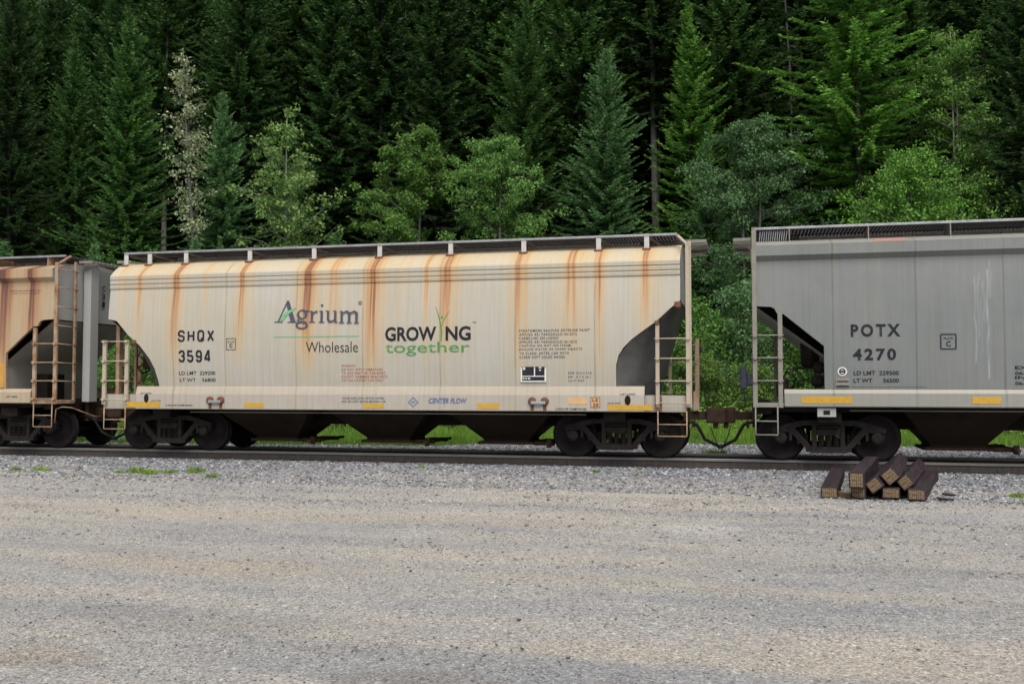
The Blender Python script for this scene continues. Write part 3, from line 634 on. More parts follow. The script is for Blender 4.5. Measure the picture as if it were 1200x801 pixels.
def build_car(label, cfg):
    xl, xr = cfg['xl'], cfg['xr']; cx = (xl + xr) / 2; car = Car(label, cx, cfg); root = car.root
    ZT = cfg['ztop']; w = cfg['w']; paint, sillp, roofp = cfg['paint'], cfg['sillp'], cfg['roofp']
    cutL = [(xl + d, z) for d, z in cfg['cutL']]; cutR = [(xr - d, z) for d, z in cfg['cutR']]
    xa, za = cutL[-1]; xb_, zb_ = cutR[-1]
    # --- side panels, both sides, with the cut-away ends
    xs = np.unique(np.round(np.concatenate([np.arange(xl, xr, .016), [xl, xr], [p[0] for p in cutL], [p[0] for p in cutR]]), 4))
    zlow = np.where(xs <= xa, interp_cut(cutL, xs), np.where(xs >= xb_, interp_cut(cutR, xs), za))
    k = np.linspace(0, 1, 34)[:, None]; Z = zlow[None] + (ZT - zlow[None]) * k
    for sg in (-1, 1):
        sp = car.skin('side_panel', xs, lambda z: sg * w(z), Z, paint, flip=sg > 0)
        for cut in (cutL, cutR):
            rim = car.mb()                                        # folded edge of the sheet along the cut-away end
            for (x0, z0), (x1, z1) in zip(cut[:-1], cut[1:]):
                y0, y1 = sg * w(z0), sg * w(z1); q = .07 * -sg
                rim.add([(x0, y0, z0), (x1, y1, z1), (x1, y1 + q, z1), (x0, y0 + q, z0)], [(0, 1, 2, 3)])
            rim.build('panel_edge', cfg.get('rimmat', 'end_sheet_paint'), sp)
    # --- top chord
    tc = car.mb(); prof = cfg['chord']
    xs2 = np.arange(xl, xr + .01, .02); xs2[-1] = xr
    for sg in (-1, 1):
        py = np.array([p[0] for p in prof]) * sg; pz = np.array([p[1] for p in prof])
        Zg = np.repeat(pz[:, None], len(xs2), 1); Yg = np.repeat(py[:, None], len(xs2), 1)
        o = car.skin('top_chord', xs2, Yg, Zg, cfg.get('chordp', paint), flip=sg > 0)
        o.data.polygons.foreach_set('use_smooth', np.zeros(len(o.data.polygons), bool))
    # --- roof
    rp = cfg['roof']; full = [(-y, z) for y, z in rp] + [(y, z) for y, z in rp[::-1]][1:]
    py = np.array([p[0] for p in full]); pz = np.array([p[1] for p in full]); u = np.linspace(0, 1, 61)
    du = np.concatenate([[0], np.cumsum(np.hypot(np.diff(py), np.diff(pz)))]); du /= du[-1]
    ry, rz = np.interp(u, du, py), np.interp(u, du, pz)
    car.skin('roof', xs2, np.repeat(ry[:, None], len(xs2), 1), np.repeat(rz[:, None], len(xs2), 1), roofp)
    # --- ends: wall above, sloping sheet below
    outline = [(-p[0], p[1]) for p in prof] + full[1:-1] + [(p[0], p[1]) for p in prof[::-1]]
    for side, xe, cut in ((-1, xl, cutL), (1, xr, cutR)):
        z0 = cut[0][1]; yb = w(z0)
        ew = car.mb(); pts = [(-w(z0) + .01, z0), (-w((z0 + ZT) / 2) + .01, (z0 + ZT) / 2)] + [(y * .995, z) for y, z in outline] + [(w((z0 + ZT) / 2) - .01, (z0 + ZT) / 2), (w(z0) - .01, z0)]
        ew.prism(pts, 'x', xe - side * .03, xe - side * .008)
        ew.build('end_wall', cfg.get('endmat', 'pale_grey_end'), root)
        es = cfg['sheetL'] if side < 0 else cfg['sheetR']
        near = [(xe - side * d, z) for d, z in es['near']]; mid = [(xe - side * d, z) for d, z in es['mid']]
        ys = np.linspace(-1, 1, 25); tt = np.linspace(0, 1, 24)
        def along(pl):
            a = np.array(pl); L = np.concatenate([[0], np.cumsum(np.hypot(*np.diff(a, axis=0).T))]); L /= L[-1]
            return np.interp(tt, L, a[:, 0]), np.interp(tt, L, a[:, 1])
        nx_, nz_ = along(near); mx_, mz_ = along(mid)
        V = []
        for i in range(24):
            for yy in ys:
                bl = (1 - abs(yy) ** es.get('pow', 3.0)); V.append((nx_[i] + (mx_[i] - nx_[i]) * bl - cx, yy * (w(nz_[i]) - .03), nz_[i] + (mz_[i] - nz_[i]) * bl))
        ii = (np.arange(23)[:, None] * 25 + np.arange(24)[None]).ravel()
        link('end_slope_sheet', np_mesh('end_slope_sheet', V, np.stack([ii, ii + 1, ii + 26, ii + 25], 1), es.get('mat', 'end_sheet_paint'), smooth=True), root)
    # --- side sills
    for sg in (-1, 1):
        sl = cfg['sill']; xs3 = np.arange(sl['x0'], sl['x1'], .03); xs3 = np.append(xs3, sl['x1'])
        pr = sl['prof']; py = np.array([sg * p[0] for p in pr]); pz = np.array([p[1] for p in pr])
        car.skin('side_sill', xs3, np.repeat(py[:, None], len(xs3), 1), np.repeat(pz[:, None], len(xs3), 1), sillp, flip=sg > 0, ledge=pr[3][1] + .005).data.polygons.foreach_set('use_smooth', np.zeros((len(xs3) - 1) * (len(pr) - 1), bool))
        if sl.get('ext'):
            for a, b2 in sl['ext']:
                e = np.append(np.arange(a, b2, .03), b2); pe = [(1.40, sl['zb'] + .001), (1.548, sl['zb'] + .001), (1.552, sl['zb'] + .02), (1.552, 1.272), (1.40, 1.28)]
                car.skin('sill_extension', e, np.repeat(np.array([sg * p[0] for p in pe])[:, None], len(e), 1), np.repeat(np.array([p[1] for p in pe])[:, None], len(e), 1), sillp, flip=sg > 0).data.polygons.foreach_set('use_smooth', np.zeros((len(e) - 1) * 4, bool))
    pl = car.mb(); pl.tube([(sl['x0'] + 1.2, -1.36, sl['zb'] - .065), (sl['x1'] - 1.2, -1.36, sl['zb'] - .065)], .014, 6); pl.build('train_line', 'ladder_grey', root)
    # --- underframe and hoppers
    uf = car.mb(); uf.box(xl + .15, xr - .15, -.26, .26, .60, 1.02)
    for bx in cfg['bogies']: uf.box(bx - .22, bx + .22, -1.38, 1.38, .76, .955)
    uf.box(xl + .02, xl + .30, -1.45, 1.45, .92, 1.16); uf.box(xr - .30, xr - .02, -1.45, 1.45, .92, 1.16)
    for bx in cfg['bogies']: uf.box(bx - 1.15, bx + 1.15, -1.30, 1.30, .962, 1.10)
    uf.build('underframe', 'underframe_black', root)
    for hx in cfg['hoppers']:
        h = car.mb(); zt, zb = sl['zb'] + .06, .27; a, b2 = cfg.get('hop', (1.12, .50))
        def ring(z, hw, hy): return [(hx - hw, -hy, z), (hx + hw, -hy, z), (hx + hw, hy, z), (hx - hw, hy, z)]
        rings = [ring(zt + .3, a * 1.18, 1.30), ring(zt - .10, a * .98, 1.22), ring(zt - .28, a * .84, 1.0), ring(zb + .05, b2, .52), ring(zb - .035, b2, .52)]
        for i in range(4): h.add(rings[i] + rings[i + 1], [(k2, (k2 + 1) % 4, 4 + (k2 + 1) % 4, 4 + k2) for k2 in range(4)])
        hop = h.build('hopper', 'hopper_brown', root)
        g = car.mb(); g.box(hx - .62, hx + .62, -.58, .58, .215, .275, .008); g.box(hx + .62, hx + 1.05, -.55, -.43, .20, .29, .01); g.box(hx + .62, hx + 1.05, .43, .55, .20, .29, .01)
        g.tube([(hx + .98, -.95, .25), (hx + .98, .95, .25)], .035, 8); g.box(hx + .93, hx + 1.03, -.78, -.70, .17, .34, .01); g.build('outlet_gate', 'coupler_rust', hop)
    # --- running board with its brackets
    rb = cfg['rb']; g = car.mb(); x0, x1, z = rb['x0'], rb['x1'], rb['z']; sk = rb.get('skirt', .045)
    for sg in (-1, 1):
        for yy in np.linspace(.04, 1.18, 12): g.box(x0, x1, sg * yy - .006, sg * yy + .006, z - .035, z - .004)
        xx = np.arange(x0 + .03, x1, .034)
        for i, xq in enumerate(xx): g.bar((xq, sg * .03, z - .022), (xq + (.03 if i % 2 else -.03), sg * 1.18, z - .022), .026, .03)
    brd = g.build('running_board', 'grating_metal', root)
    g = car.mb()
    for sg in (-1, 1): g.box(x0, x1, sg * 1.2 - .02, sg * 1.2 + .02, z - sk, z, .004); g.box(x0 + .004, x1 - .004, sg * .53 - .015, sg * .53 + .015, z - sk + .003, z - .002)
    g.build('board_edge', rb.get('edgemat', 'galvanised'), brd)
    for px in rb['posts']:
        for sg in (-1, 1):
            g = car.mb(); zr = np.interp(1.2, [p[0] for p in rp[::-1]], [p[1] for p in rp[::-1]])
            if rb['style'] == 'post':
                g.box(px - .05, px + .05, sg * 1.19 - .018, sg * 1.19 + .018, zr - .03, z + .004, .004); pass
            else:
                g.prism([(sg * 1.235, zr - .03), (sg * 1.215, z), (sg * .6, z - .035), (sg * .6, zr - .03)], 'x', px - .009, px + .009)
            b3 = g.build('board_bracket', rb['mat'], root)
            if rb['style'] == 'post':
                g = car.mb(); g.bar((px + .05, sg * 1.13, z - .07), (px + .22, sg * .5, rp[-1][1] - .02), .03, .04); g.build('board_brace', 'hatch_paint', b3)
                g = car.mb(); g.box(px - .085, px + .085, sg * 1.235 - .045, sg * 1.235 + .04, zr - .065, zr + .004, .006); g.build('bracket_foot', 'rust_plate', b3)
    # --- roof hatch trough
    g = car.mb(); zc = rp[-1][1]; g.prism([(-.36, zc - .03), (-.36, zc + .06), (-.30, zc + .11), (.30, zc + .11), (.36, zc + .06), (.36, zc - .03)], 'x', xl + .9, xr - .9); ht = g.build('hatch_cover', 'hatch_paint', root)
    for xq in np.arange(xl + 1.2, xr - 1, .9):
        for sg in (-1, 1):
            g = car.mb(); g.box(xq - .10, xq + .10, sg * .43 - .03, sg * .43 + .03, zc - .03, zc + .015, .004); g.box(xq - .12, xq - .09, sg * .41 - .06, sg * .41 + .06, zc - .031, zc + .04); g.box(xq + .09, xq + .12, sg * .41 - .06, sg * .41 + .06, zc - .031, zc + .04)
            g.build('hatch_latch', 'ladder_grey', ht)
    # --- bogies
    for bx in cfg['bogies']: bogie(car, bx)
    # --- couplers and air hoses
    for side, xe in ((-1, xl), (1, xr)):
        c = car.mb(); x1 = xe + side * (cfg['coupR'] if side > 0 else cfg['coupL'])
        c.box(min(xe, xe + side * .02) - .04, max(xe, xe + side * .02) + .04, -.36, .36, .62, 1.10, .02)
        xa2, xb2 = sorted((xe + side * .03, x1 - side * .26)); c.box(xa2, xb2, -.075, .075, .76, .93, .01)
        xa2, xb2 = sorted((x1 - side * .30, x1 + side * .10)); yo = -side * .07
        c.box(xa2, xb2, yo - .14, yo + .13, .69, 1.01, .035)
        c.box(*sorted((x1 - side * .02, x1 + side * .20)), -yo * 1.6 - .07, -yo * 1.6 + .05, .73, .98, .03)
        c.box(*sorted((x1 - side * .16, x1 - side * .06)), yo - .06, yo + .05, .58, .70, .02)
        c.box(*sorted((xe + side * .12, xe + side * .18)), -.20, .20, .60, .74, .01)
        c.build('coupler', 'coupler_rust', root)
        hz = car.mb(); px = xe + side * .14; hz.tube([(xe - side * .3, -.34, .74), (px, -.36, .72), (px + side * .10, -.36, .66), (px + side * .16, -.34, .55), (px + side * .26, -.30, .36), (x1 - side * .02, -.28, .21)], .034, 8)
        hz.tube([(x1 - side * .05, -.28, .235), (x1 - side * .0, -.28, .20)], .048, 8)
        hz.tube([(x1 - side * .06, -.27, .24), (x1 - side * .16, -.20, .45), (x1 - side * .20, -.12, .60)], .010, 5)
        hz.build('air_hose', 'rubber', root)
    cfg['extra'](car)
    return car

def bogie(car, bx):
    r = empty('bogie', (bx - car.cx, 0, 0)); r.parent = car.root
    def m(): return MB((0, 0, 0))
    for wx in (-.889, .889):
        for sg in (-1, 1):
            q = m(); prof = [(-.066 * -sg, .10), (-.062 * -sg, .18), (-.03 * -sg, .22), (-.01 * -sg, .34), (-.050 * -sg, .385), (-.058 * -sg, .452), (-.050 * -sg, .457), (.042 * -sg, .463), (.052 * -sg, .487), (.070 * -sg, .484), (.075 * -sg, .40), (.02 * -sg, .34), (.03 * -sg, .2), (.06 * -sg, .10)]
            q.lathe(prof, (wx, sg * .76, .457), 'y', 56); q.build('wheel', 'wheel_steel', r)
            q = m(); q.lathe([(0, .115), (.02 * sg, .118), (.075 * sg, .112), (.10 * sg, .095), (.104 * sg, .03)], (wx, sg * 1.06, .457), 'y', 24)
            for a in (90, 210, 330): q.lathe([(0, .02), (.02 * sg, .018)], (wx + .06 * math.cos(R(a)), sg * 1.158, .457 + .06 * math.sin(R(a))), 'y', 8, False)
            q.build('bearing_cap', 'cast_steel', r)
        q = m(); q.tube([(wx, -.7, .457), (wx, .7, .457)], .085, 14); q.build('axle', 'wheel_steel', r)
    for sg in (-1, 1):
        q = m(); yc = sg * 1.0
        def bar2(p, p2, t, dpt): q.bar((p[0], yc, p[1]), (p2[0], yc, p2[1]), dpt, t, up=(0, 0, 1) if abs(p[0] - p2[0]) > .05 else (1, 0, 0))
        bar2((-.50, .745), (.50, .745), .10, .150)
        for s2 in (-1, 1):
            bar2((s2 * .46, .75), (s2 * .80, .665), .105, .144); bar2((s2 * .76, .672), (s2 * 1.02, .60), .10, .152)
            q.box(s2 * .889 - .17, s2 * .889 + .17, yc - .082, yc + .082, .555, .645, .012)
            q.box(*sorted((s2 * 1.03, s2 * .99)), yc - .07, yc + .07, .44, .60, .008); q.box(*sorted((s2 * .74, s2 * .68)), yc - .071, yc + .071, .40, .62, .008)
            bar2((s2 * .70, .64), (s2 * .36, .26), .11, .140); bar2((s2 * .262, .26), (s2 * .262, .74), .085, .132)
            bar2((s2 * .55, .50), (s2 * .56, .34), .05, .10)
        bar2((-.42, .235), (.42, .235), .105, .146); q.box(-.34, .34, yc - .078, yc + .078, .165, .21, .012)
        q.build('side_frame', 'cast_steel', r)
        q = m()
        for sx in (-.14, 0, .14):
            pts = [(sx + .052 * math.cos(a), yc + sg * .03 + .052 * math.sin(a), .285 + .205 * a / (2 * PI * 5)) for a in np.linspace(0, 2 * PI * 5, 70)]
            q.tube(pts, .013, 5)
        q.build('spring', 'cast_steel', r)
        q = m(); q.box(-.215, .215, *sorted((sg * .62, sg * 1.085)), .50, .63, .015); q.box(-.20, .20, *sorted((sg * 1.05, sg * 1.10)), .645, .685, .008); q.build('bolster_end', 'cast_steel', r)
    q = m(); q.box(-.16, .16, -.9, .9, .50, .74, .01); q.build('bolster', 'underframe_black', r)
    for s2 in (-1, 1):
        q = m(); q.tube([(s2 * .40, -.72, .40), (s2 * .40, .72, .40)], .05, 8); q.box(*sorted((s2 * .36, s2 * .43)), -.80, -.68, .30, .52, .01); q.box(*sorted((s2 * .36, s2 * .43)), .68, .80, .30, .52, .01); q.build('brake_beam', 'cast_steel', r)

def ladder(car, name, x0, x1, y, z0, z1, rungs, mat, sw=.075, inner=None, rr=.013):
    g = car.mb(); g.box(x0 - sw / 2, x0 + sw / 2, y - .02, y + .035, z0, z1[0], .004); g.box(x1 - sw / 2, x1 + sw / 2, y - .02, y + .035, z0, z1[1], .004)
    lad = g.build(name, mat, car.root)
    for z in rungs:
        g = car.mb(); g.tube([(x0 - sw * .75, y - .045, z), (x1 + sw * .75, y - .045, z)], rr, 6); g.box(x0 - .03, x0 + .03, y - .06, y - .02, z - .03, z + .03); g.box(x1 - .03, x1 + .03, y - .06, y - .02, z - .03, z + .03)
        g.build('rung', mat, lad)
    return lad
def stirrup(car, x0, x1, y, zt, zs, mat, r=.014):
    g = car.mb(); zb = zs[-1]; g.tube([(x0, y, zt), (x0, y, zb + .01), (x0 + .01, y, zb), (x1 - .01, y, zb), (x1, y, zb + .01), (x1, y, zt)], r, 6)
    for z in zs[:-1]: g.tube([(x0, y, z), (x1, y, z)], r * .9, 6)
    g.build('step', mat, car.root)

# ---- lettering
_dg = {}
def text_mesh(s, bold=0.0, shear=0.0, space=1.0):
    cu = bpy.data.curves.new('txt', 'FONT'); cu.body = s; cu.size = 1; cu.offset = bold; cu.shear = shear; cu.space_character = space; cu.resolution_u = 3
    o = bpy.data.objects.new('txt', cu); COL.objects.link(o); dg = bpy.context.evaluated_depsgraph_get(); dg.update()
    me = bpy.data.meshes.new_from_object(o.evaluated_get(dg)); bpy.data.objects.remove(o); bpy.data.curves.remove(cu); return me
def lettering(car, s, x0, x1, z0, z1, mat, wf, bold=0.0, shear=0.0, space=1.0, name='lettering', lift=.006, parent=None):
    me = text_mesh(s, bold, shear, space); n = len(me.vertices); co = np.empty(n * 3, np.float32); me.vertices.foreach_get('co', co); co = co.reshape(-1, 3)
    mn, mx = co.min(0), co.max(0); X = x0 + (co[:, 0] - mn[0]) / (mx[0] - mn[0]) * (x1 - x0); Z = z0 + (co[:, 1] - mn[1]) / (mx[1] - mn[1]) * (z1 - z0)
    Y = np.array([-wf(z) - lift for z in Z]); me.vertices.foreach_set('co', np.stack([X - car.cx, Y, Z], 1).astype(np.float32).ravel())
    me.materials.clear(); me.materials.append(MATS[mat]); me.name = name; me.update(); return link(name, me, parent or car.root)
class Ribbon:
    """flat painted strokes following the side of a car"""
    def __init__(s, car, wf, lift=.006): s.car = car; s.wf = wf; s.lift = lift; s.v = []; s.f = []; s.k = 0
    def stroke(s, pts, w, sub=1):
        pts = [np.array(p, float) for p in pts]; ws = list(w) if isinstance(w, (list, tuple)) else [w] * len(pts); n = len(pts); L, Rr = [], []; closed = n > 3 and np.allclose(pts[0], pts[-1])
        for i in range(n):
            a = pts[i] - pts[i - 1] if i else (pts[0] - pts[-2] if closed else pts[1] - pts[0]); b = pts[i + 1] - pts[i] if i < n - 1 else (pts[1] - pts[0] if closed else pts[i] - pts[i - 1])
            a = a / max(np.linalg.norm(a), 1e-9); b = b / max(np.linalg.norm(b), 1e-9); tn = a + b; tn = tn / max(np.linalg.norm(tn), 1e-6); nr = np.array([-tn[1], tn[0]]); na = np.array([-a[1], a[0]])
            m_ = min(1.6, 1 / max(.3, nr.dot(na))); L.append(pts[i] + nr * ws[i] / 2 * m_); Rr.append(pts[i] - nr * ws[i] / 2 * m_)
        lift = s.lift + s.k * .0006; s.k += 1; b0 = len(s.v)
        for l, r in zip(L, Rr):
            for p in (l, r): s.v.append((p[0] - s.car.cx, -s.wf(p[1]) - lift, p[1]))
        for i in range(n - 1): s.f.append((b0 + 2 * i, b0 + 2 * i + 1, b0 + 2 * i + 3, b0 + 2 * i + 2))
    def poly(s, pts):
        lift = s.lift + s.k * .0006; s.k += 1; b0 = len(s.v); s.v += [(p[0] - s.car.cx, -s.wf(p[1]) - lift, p[1]) for p in pts]; s.f.append(tuple(range(b0, b0 + len(pts))))
    def build(s, name, mat, parent=None):
        me = bpy.data.meshes.new(name); me.from_pydata(s.v, [], s.f); me.materials.append(MATS[mat]); me.update(); return link(name, me, parent or s.car.root)
def block_glyphs(car, wf, s, x0, adv, gw, z0, gh, sw, mat):
    """squared railway letters: polylines on a unit box"""
    c = .24
    G = {'S': [[(1, .74), (1, 1 - c * .6), (1 - c, 1), (c, 1), (0, 1 - c * .7), (0, .62), (c, .52), (1 - c, .48), (1, .38), (1, c * .7), (1 - c, 0), (c, 0), (0, c * .6), (0, .26)]],
         'H': [[(0, 0), (0, 1)], [(1, 0), (1, 1)], [(0, .5), (1, .5)]], 'X': [[(0, 0), (1, 1)], [(0, 1), (1, 0)]],
         'Q': [[(.5, 0), (c, 0), (0, c * .7), (0, 1 - c * .7), (c, 1), (1 - c, 1), (1, 1 - c * .7), (1, c * .7), (1 - c, 0), (.5, 0)], [(.58, .28), (1.02, -.04)]],
         '3': [[(0, .76), (0, 1 - c * .6), (c, 1), (1 - c, 1), (1, 1 - c * .7), (1, .66), (1 - c, .52), (.4, .52)], [(1 - c, .52), (1, .38), (1, c * .7), (1 - c, 0), (c, 0), (0, c * .6), (0, .24)]],
         '5': [[(.95, 1), (0, 1), (0, .56), (1 - c, .56), (1, .44), (1, c * .7), (1 - c, 0), (c, 0), (0, c * .6), (0, .22)]],
         '9': [[(1, .46), (c, .42), (0, .54), (0, 1 - c * .7), (c, 1), (1 - c, 1), (1, 1 - c * .7), (1, c * .7), (1 - c, 0), (c, 0), (0, c * .6), (0, .20)]],
         '4': [[(.78, 0), (.78, 1), (.62, 1), (0, .34), (0, .22), (1.08, .22)]]}
    rb = Ribbon(car, wf)
    for i, ch in enumerate(s):
        for st in G[ch]: rb.stroke([(x0 + i * adv + sw / 2 + p[0] * (gw - sw), z0 + sw / 2 + p[1] * (gh - sw)) for p in st], sw)
    return rb.build('reporting_mark', mat)
def patch(car, x0, x1, z0, z1, mat, name, y=-1.556, parent=None):
    g = car.mb(); g.box(x0, x1, y - .004, y, z0, z1); return g.build(name, mat, parent or car.root)

# ---- the three cars
def w_bulge(z): return 1.655 - .075 * ((np.asarray(z) - 2.55) / 1.1) ** 2
def w_flat(z): return 1.56 - .032 * ((np.asarray(z) - 2.6) / 1.2) ** 2
W1 = lambda z: float(w_bulge(z)); W2 = lambda z: float(w_flat(z)); S1 = lambda z: 1.634; S2 = lambda z: 1.584
def far_side(car, name, *a):                # the same fitting on the far side of the car
    pass
def disc(car, x, z, rx, rz, y, mat, name, d=.006):
    g = car.mb(); g.prism([(x + rx * math.cos(a), z + rz * math.sin(a)) for a in np.linspace(0, 2 * PI, 21)[:-1]], 'y', y - d, y); return g.build(name, mat, car.root)
def frame_box(rb, x0, x1, z0, z1, w): rb.stroke([(x0, z0), (x1, z0)], w); rb.stroke([(x0, z1), (x1, z1)], w); rb.stroke([(x0, z0), (x0, z1)], w); rb.stroke([(x1, z0), (x1, z1)], w)
def end_board(car, xa, xb, z, mat='ladder_grey'):
    g = car.mb()
    for yy in np.linspace(-.72, .72, 11): g.box(xa, xb, yy - .05, yy + .05, z - .03, z, .004)
    g.box(xa, xb, -.80, -.775, z - .06, z + .003, .003); g.box(xa, xb, .775, .80, z - .06, z + .003, .003); xm = (xa + xb) / 2; o = 1 if abs(xa) > abs(xb) else 1
    b2 = g.build('end_board', mat, car.root)
    inner, outer = (xa, xb) if car.cx < xa else (xb, xa)
    for yy in (-.6, .6): g = car.mb(); g.prism([(inner, z - .033), (outer, z - .033), (outer, z - .07), (inner, z - .22)], 'y', yy - .012, yy + .012); g.build('board_bracket', 'ladder_grey', b2)

def extra_cream(car):
    rt = car.root
    for y in (-1.63, 1.60):
        ladder(car, 'ladder', -1.73, -1.14, y, 1.05, (2.72, 4.26) if y < 0 else (2.45, 2.45), (2.39, 2.00, 1.56, 1.13), 'ladder_pale')
        ladder(car, 'ladder', -14.13, -13.56, y, 1.05, (2.49, 2.49), (2.46, 2.02, 1.58, 1.16), 'ladder_pale', .09)
        stirrup(car, -1.73, -1.17, y, .97, (.71, .48), 'ladder_rusty'); stirrup(car, -14.12, -13.58, y, .97, (.71, .50), 'ladder_rusty')
    g = car.mb(); g.box(-1.13, -1.07, -1.60, -1.50, 1.05, 4.30, .004); g.bar((-1.16, -1.62, 4.25), (-1.36, -1.16, 4.49), .06, .03); g.build('corner_post', 'ladder_pale', rt)
    g = car.mb(); g.box(-1.10, -1.02, .40, .50, 1.0, 2.48, .005); g.box(-1.12, -1.0, -.2, -.05, .95, 1.35, .01); g.build('end_post', 'ladder_rusty', rt)
    g = car.mb(); g.box(-14.16, -14.12, -1.12, -1.07, 1.0, 2.46, .003); g.box(-14.09, -14.0, -1.28, -1.18, 1.1, 2.9, .004); g.box(-13.98, -13.92, -.75, -.69, 1.1, 2.95, .004); g.tube([(-14.14, -1.10, 2.46), (-13.2, -1.55, 2.46)], .014, 6); g.build('end_post', 'ladder_rusty', rt)
    g = car.mb(); pts = [(-13.80, -.62 + .27 * math.cos(a), 2.03 + .27 * math.sin(a)) for a in np.linspace(0, 2 * PI, 29)]; g.tube(pts, .016, 6)
    for a in np.linspace(0, 2 * PI, 6)[:-1]: g.tube([(-13.77, -.62, 2.03), (-13.80, -.62 + .26 * math.cos(a), 2.03 + .26 * math.sin(a))], .012, 5)
    g.lathe([(-.03, .05), (.30, .05)], (-13.76, -.62, 2.03), 'x', 12); g.box(-13.72, -13.45, -.80, -.44, 1.86, 2.22, .02); g.build('brake_wheel', 'coupler_rust', rt)
    end_board(car, -1.24, -.80, 4.44); end_board(car, -14.45, -14.08, 4.40)
    for q in ((-1.78, -1.69, -1.68, -1.58, 2.66, 2.75, .02), (-1.40, -1.27, -1.66, -1.52, 2.99, 3.12, .03), (-13.42, -13.30, -1.66, -1.5, 2.40, 2.50, .02)): g = car.mb(); g.box(*q); g.build('stiffener_bracket', 'rust_plate', rt)
    g = car.mb()
    for x in (-1.78, -1.70): g.box(x, x + .05, -1.640, -1.628, .96, 1.27)
    g.build('rusted_seam', 'rust_plate', rt)
    for x, z in ((-13.05, 1.19), (-2.32, 1.18)): disc(car, x, z, .058, .10, -1.632, 'underframe_black', 'painted_jacking_hole')  # flat black discs paint the dark inside of the holes
    for x in (-11.34, -4.12):
        g = car.mb()
        for s2 in (-1, 1):
            g.lathe([(0, .085), (-.035, .08), (-.05, .05)], (x + s2 * .13, -1.632, 1.155), 'y', 14); g.box(x + s2 * .13 - .035, x + s2 * .13 + .035, -1.637, -1.63, .97, 1.1)
        b2 = g.build('roping_bracket', 'rust_plate', rt); g = car.mb(); g.box(x - .15, x + .15, -1.70, -1.66, 1.09, 1.155, .012); g.build('roping_pin', 'galvanised', b2)
    for x0, x1, z0, z1 in ((-13.60, -12.70, .99, 1.11), (-10.65, -10.18, 1.00, 1.10), (-7.89, -7.43, 1.0, 1.09), (-5.41, -4.94, 1.0, 1.105), (-2.71, -1.83, .985, 1.09)): patch(car, x0, x1, z0, z1, 'reflector_yellow', 'reflector_strip', -1.632)
    patch(car, -3.51, -3.13, 1.10, 1.235, 'patch_orange', 'paint_patch', -1.632); p = patch(car, -3.05, -2.87, 1.04, 1.235, 'patch_orange', 'paint_patch', -1.632)
    # reporting marks and data
    block_glyphs(car, W1, 'SHQX', -12.27, .240, .172, 2.435, .258, .044, 'letter_black'); block_glyphs(car, W1, '3594', -12.25, .211, .155, 1.985, .265, .046, 'letter_black')
    L = lambda s, x0, x1, z0, z1, m='letter_black', b=0.008, wf=W1, **k: lettering(car, s, x0, x1, z0, z1, m, wf, b, **k)
    L('LD LMT  229200', -12.25, -11.36, 1.705, 1.785); L('LT WT    56800', -12.24, -11.36, 1.555, 1.635)
    r = Ribbon(car, W1); frame_box(r, -11.08, -10.86, 2.255, 2.495, .012); r.build('plate_frame', 'letter_black'); L('PLATE', -11.05, -10.89, 2.405, 2.44); L('C', -11.01, -10.93, 2.30, 2.385, b=.03)
    # company name in serif strokes: thick and thin ribbons
    U = lambda u, v: (-9.94 + (u / 8.571 - 22) * .0198, 2.83 + (361 - v - (u - 230) * .0273) * .00217); K = .0198 / 8.571
    r = Ribbon(car, W1)
    def st(pts, w): r.stroke([U(*p) for p in pts], [q * K for q in w] if isinstance(w, (list, tuple)) else w * K)
    def ell(cx, cy, rx, ry, w0, w1, tilt=0):
        a = np.linspace(0, 2 * PI, 25); st([(cx + rx * math.cos(t), cy + ry * math.sin(t)) for t in a], [w0 + (w1 - w0) * abs(math.cos(t + tilt)) for t in a])
    def flat(y, a, b2): st([(a, y), (b2, y)], 10)
    st([(226, 356), (316, 146)], 15); r.poly([U(*p) for p in ((300, 172), (318, 135), (332, 150), (404, 356), (352, 356))]); flat(358, 188, 272); flat(358, 322, 420)
    ell(466, 280, 40, 42, 10, 26, .4); st([(490, 254), (512, 246), (536, 244)], [10, 16, 14]); st([(440, 316), (424, 334), (436, 350), (486, 352), (514, 362)], [8, 14, 18, 22, 12]); ell(466, 388, 52, 30, 14, 20, .3)
    st([(566, 246), (566, 352)], 25); flat(354, 538, 598); st([(540, 252), (566, 244)], 9); st([(576, 282), (592, 256), (622, 250)], [8, 16, 24])
    st([(664, 240), (664, 352)], 25); flat(354, 638, 692); st([(640, 248), (664, 240)], 9); ell(665, 188, 6, 6, 13, 13)
    st([(728, 240), (728, 318), (738, 342), (760, 348), (790, 330)], [24, 24, 22, 18, 10]); st([(800, 240), (800, 352)], 24); flat(353, 800, 826); flat(243, 704, 728); flat(243, 776, 800)
    for x in (864, 938, 1010): st([(x, 250 if x > 864 else 242), (x, 354)], 24); flat(356, x - 24, x + 26)
    st([(842, 250), (864, 242)], 9)
    for x in (866, 940): st([(x + 6, 272), (x + 26, 252), (x + 48, 246), (x + 62, 256), (x + 70, 276)], [8, 14, 20, 22, 24])
    nm = r.build('company_name', 'letter_navy')
    r = Ribbon(car, W1, .0125); r.poly([U(*p) for p in ((246, 346), (256, 312), (286, 272), (322, 246), (360, 228), (406, 208), (372, 246), (338, 272), (306, 300), (280, 338))]); r.build('green_leaf_mark', 'leaf_green_mark', nm)
    r = Ribbon(car, W1); r.stroke([(-9.95, 2.515), (-7.99, 2.515)], .018); r.build('green_rule', 'leaf_green_mark')
    L('Wholesale', -9.20, -8.01, 2.175, 2.40, b=-.006); L('\u00ae', -8.02, -7.93, 3.17, 3.26, b=0)
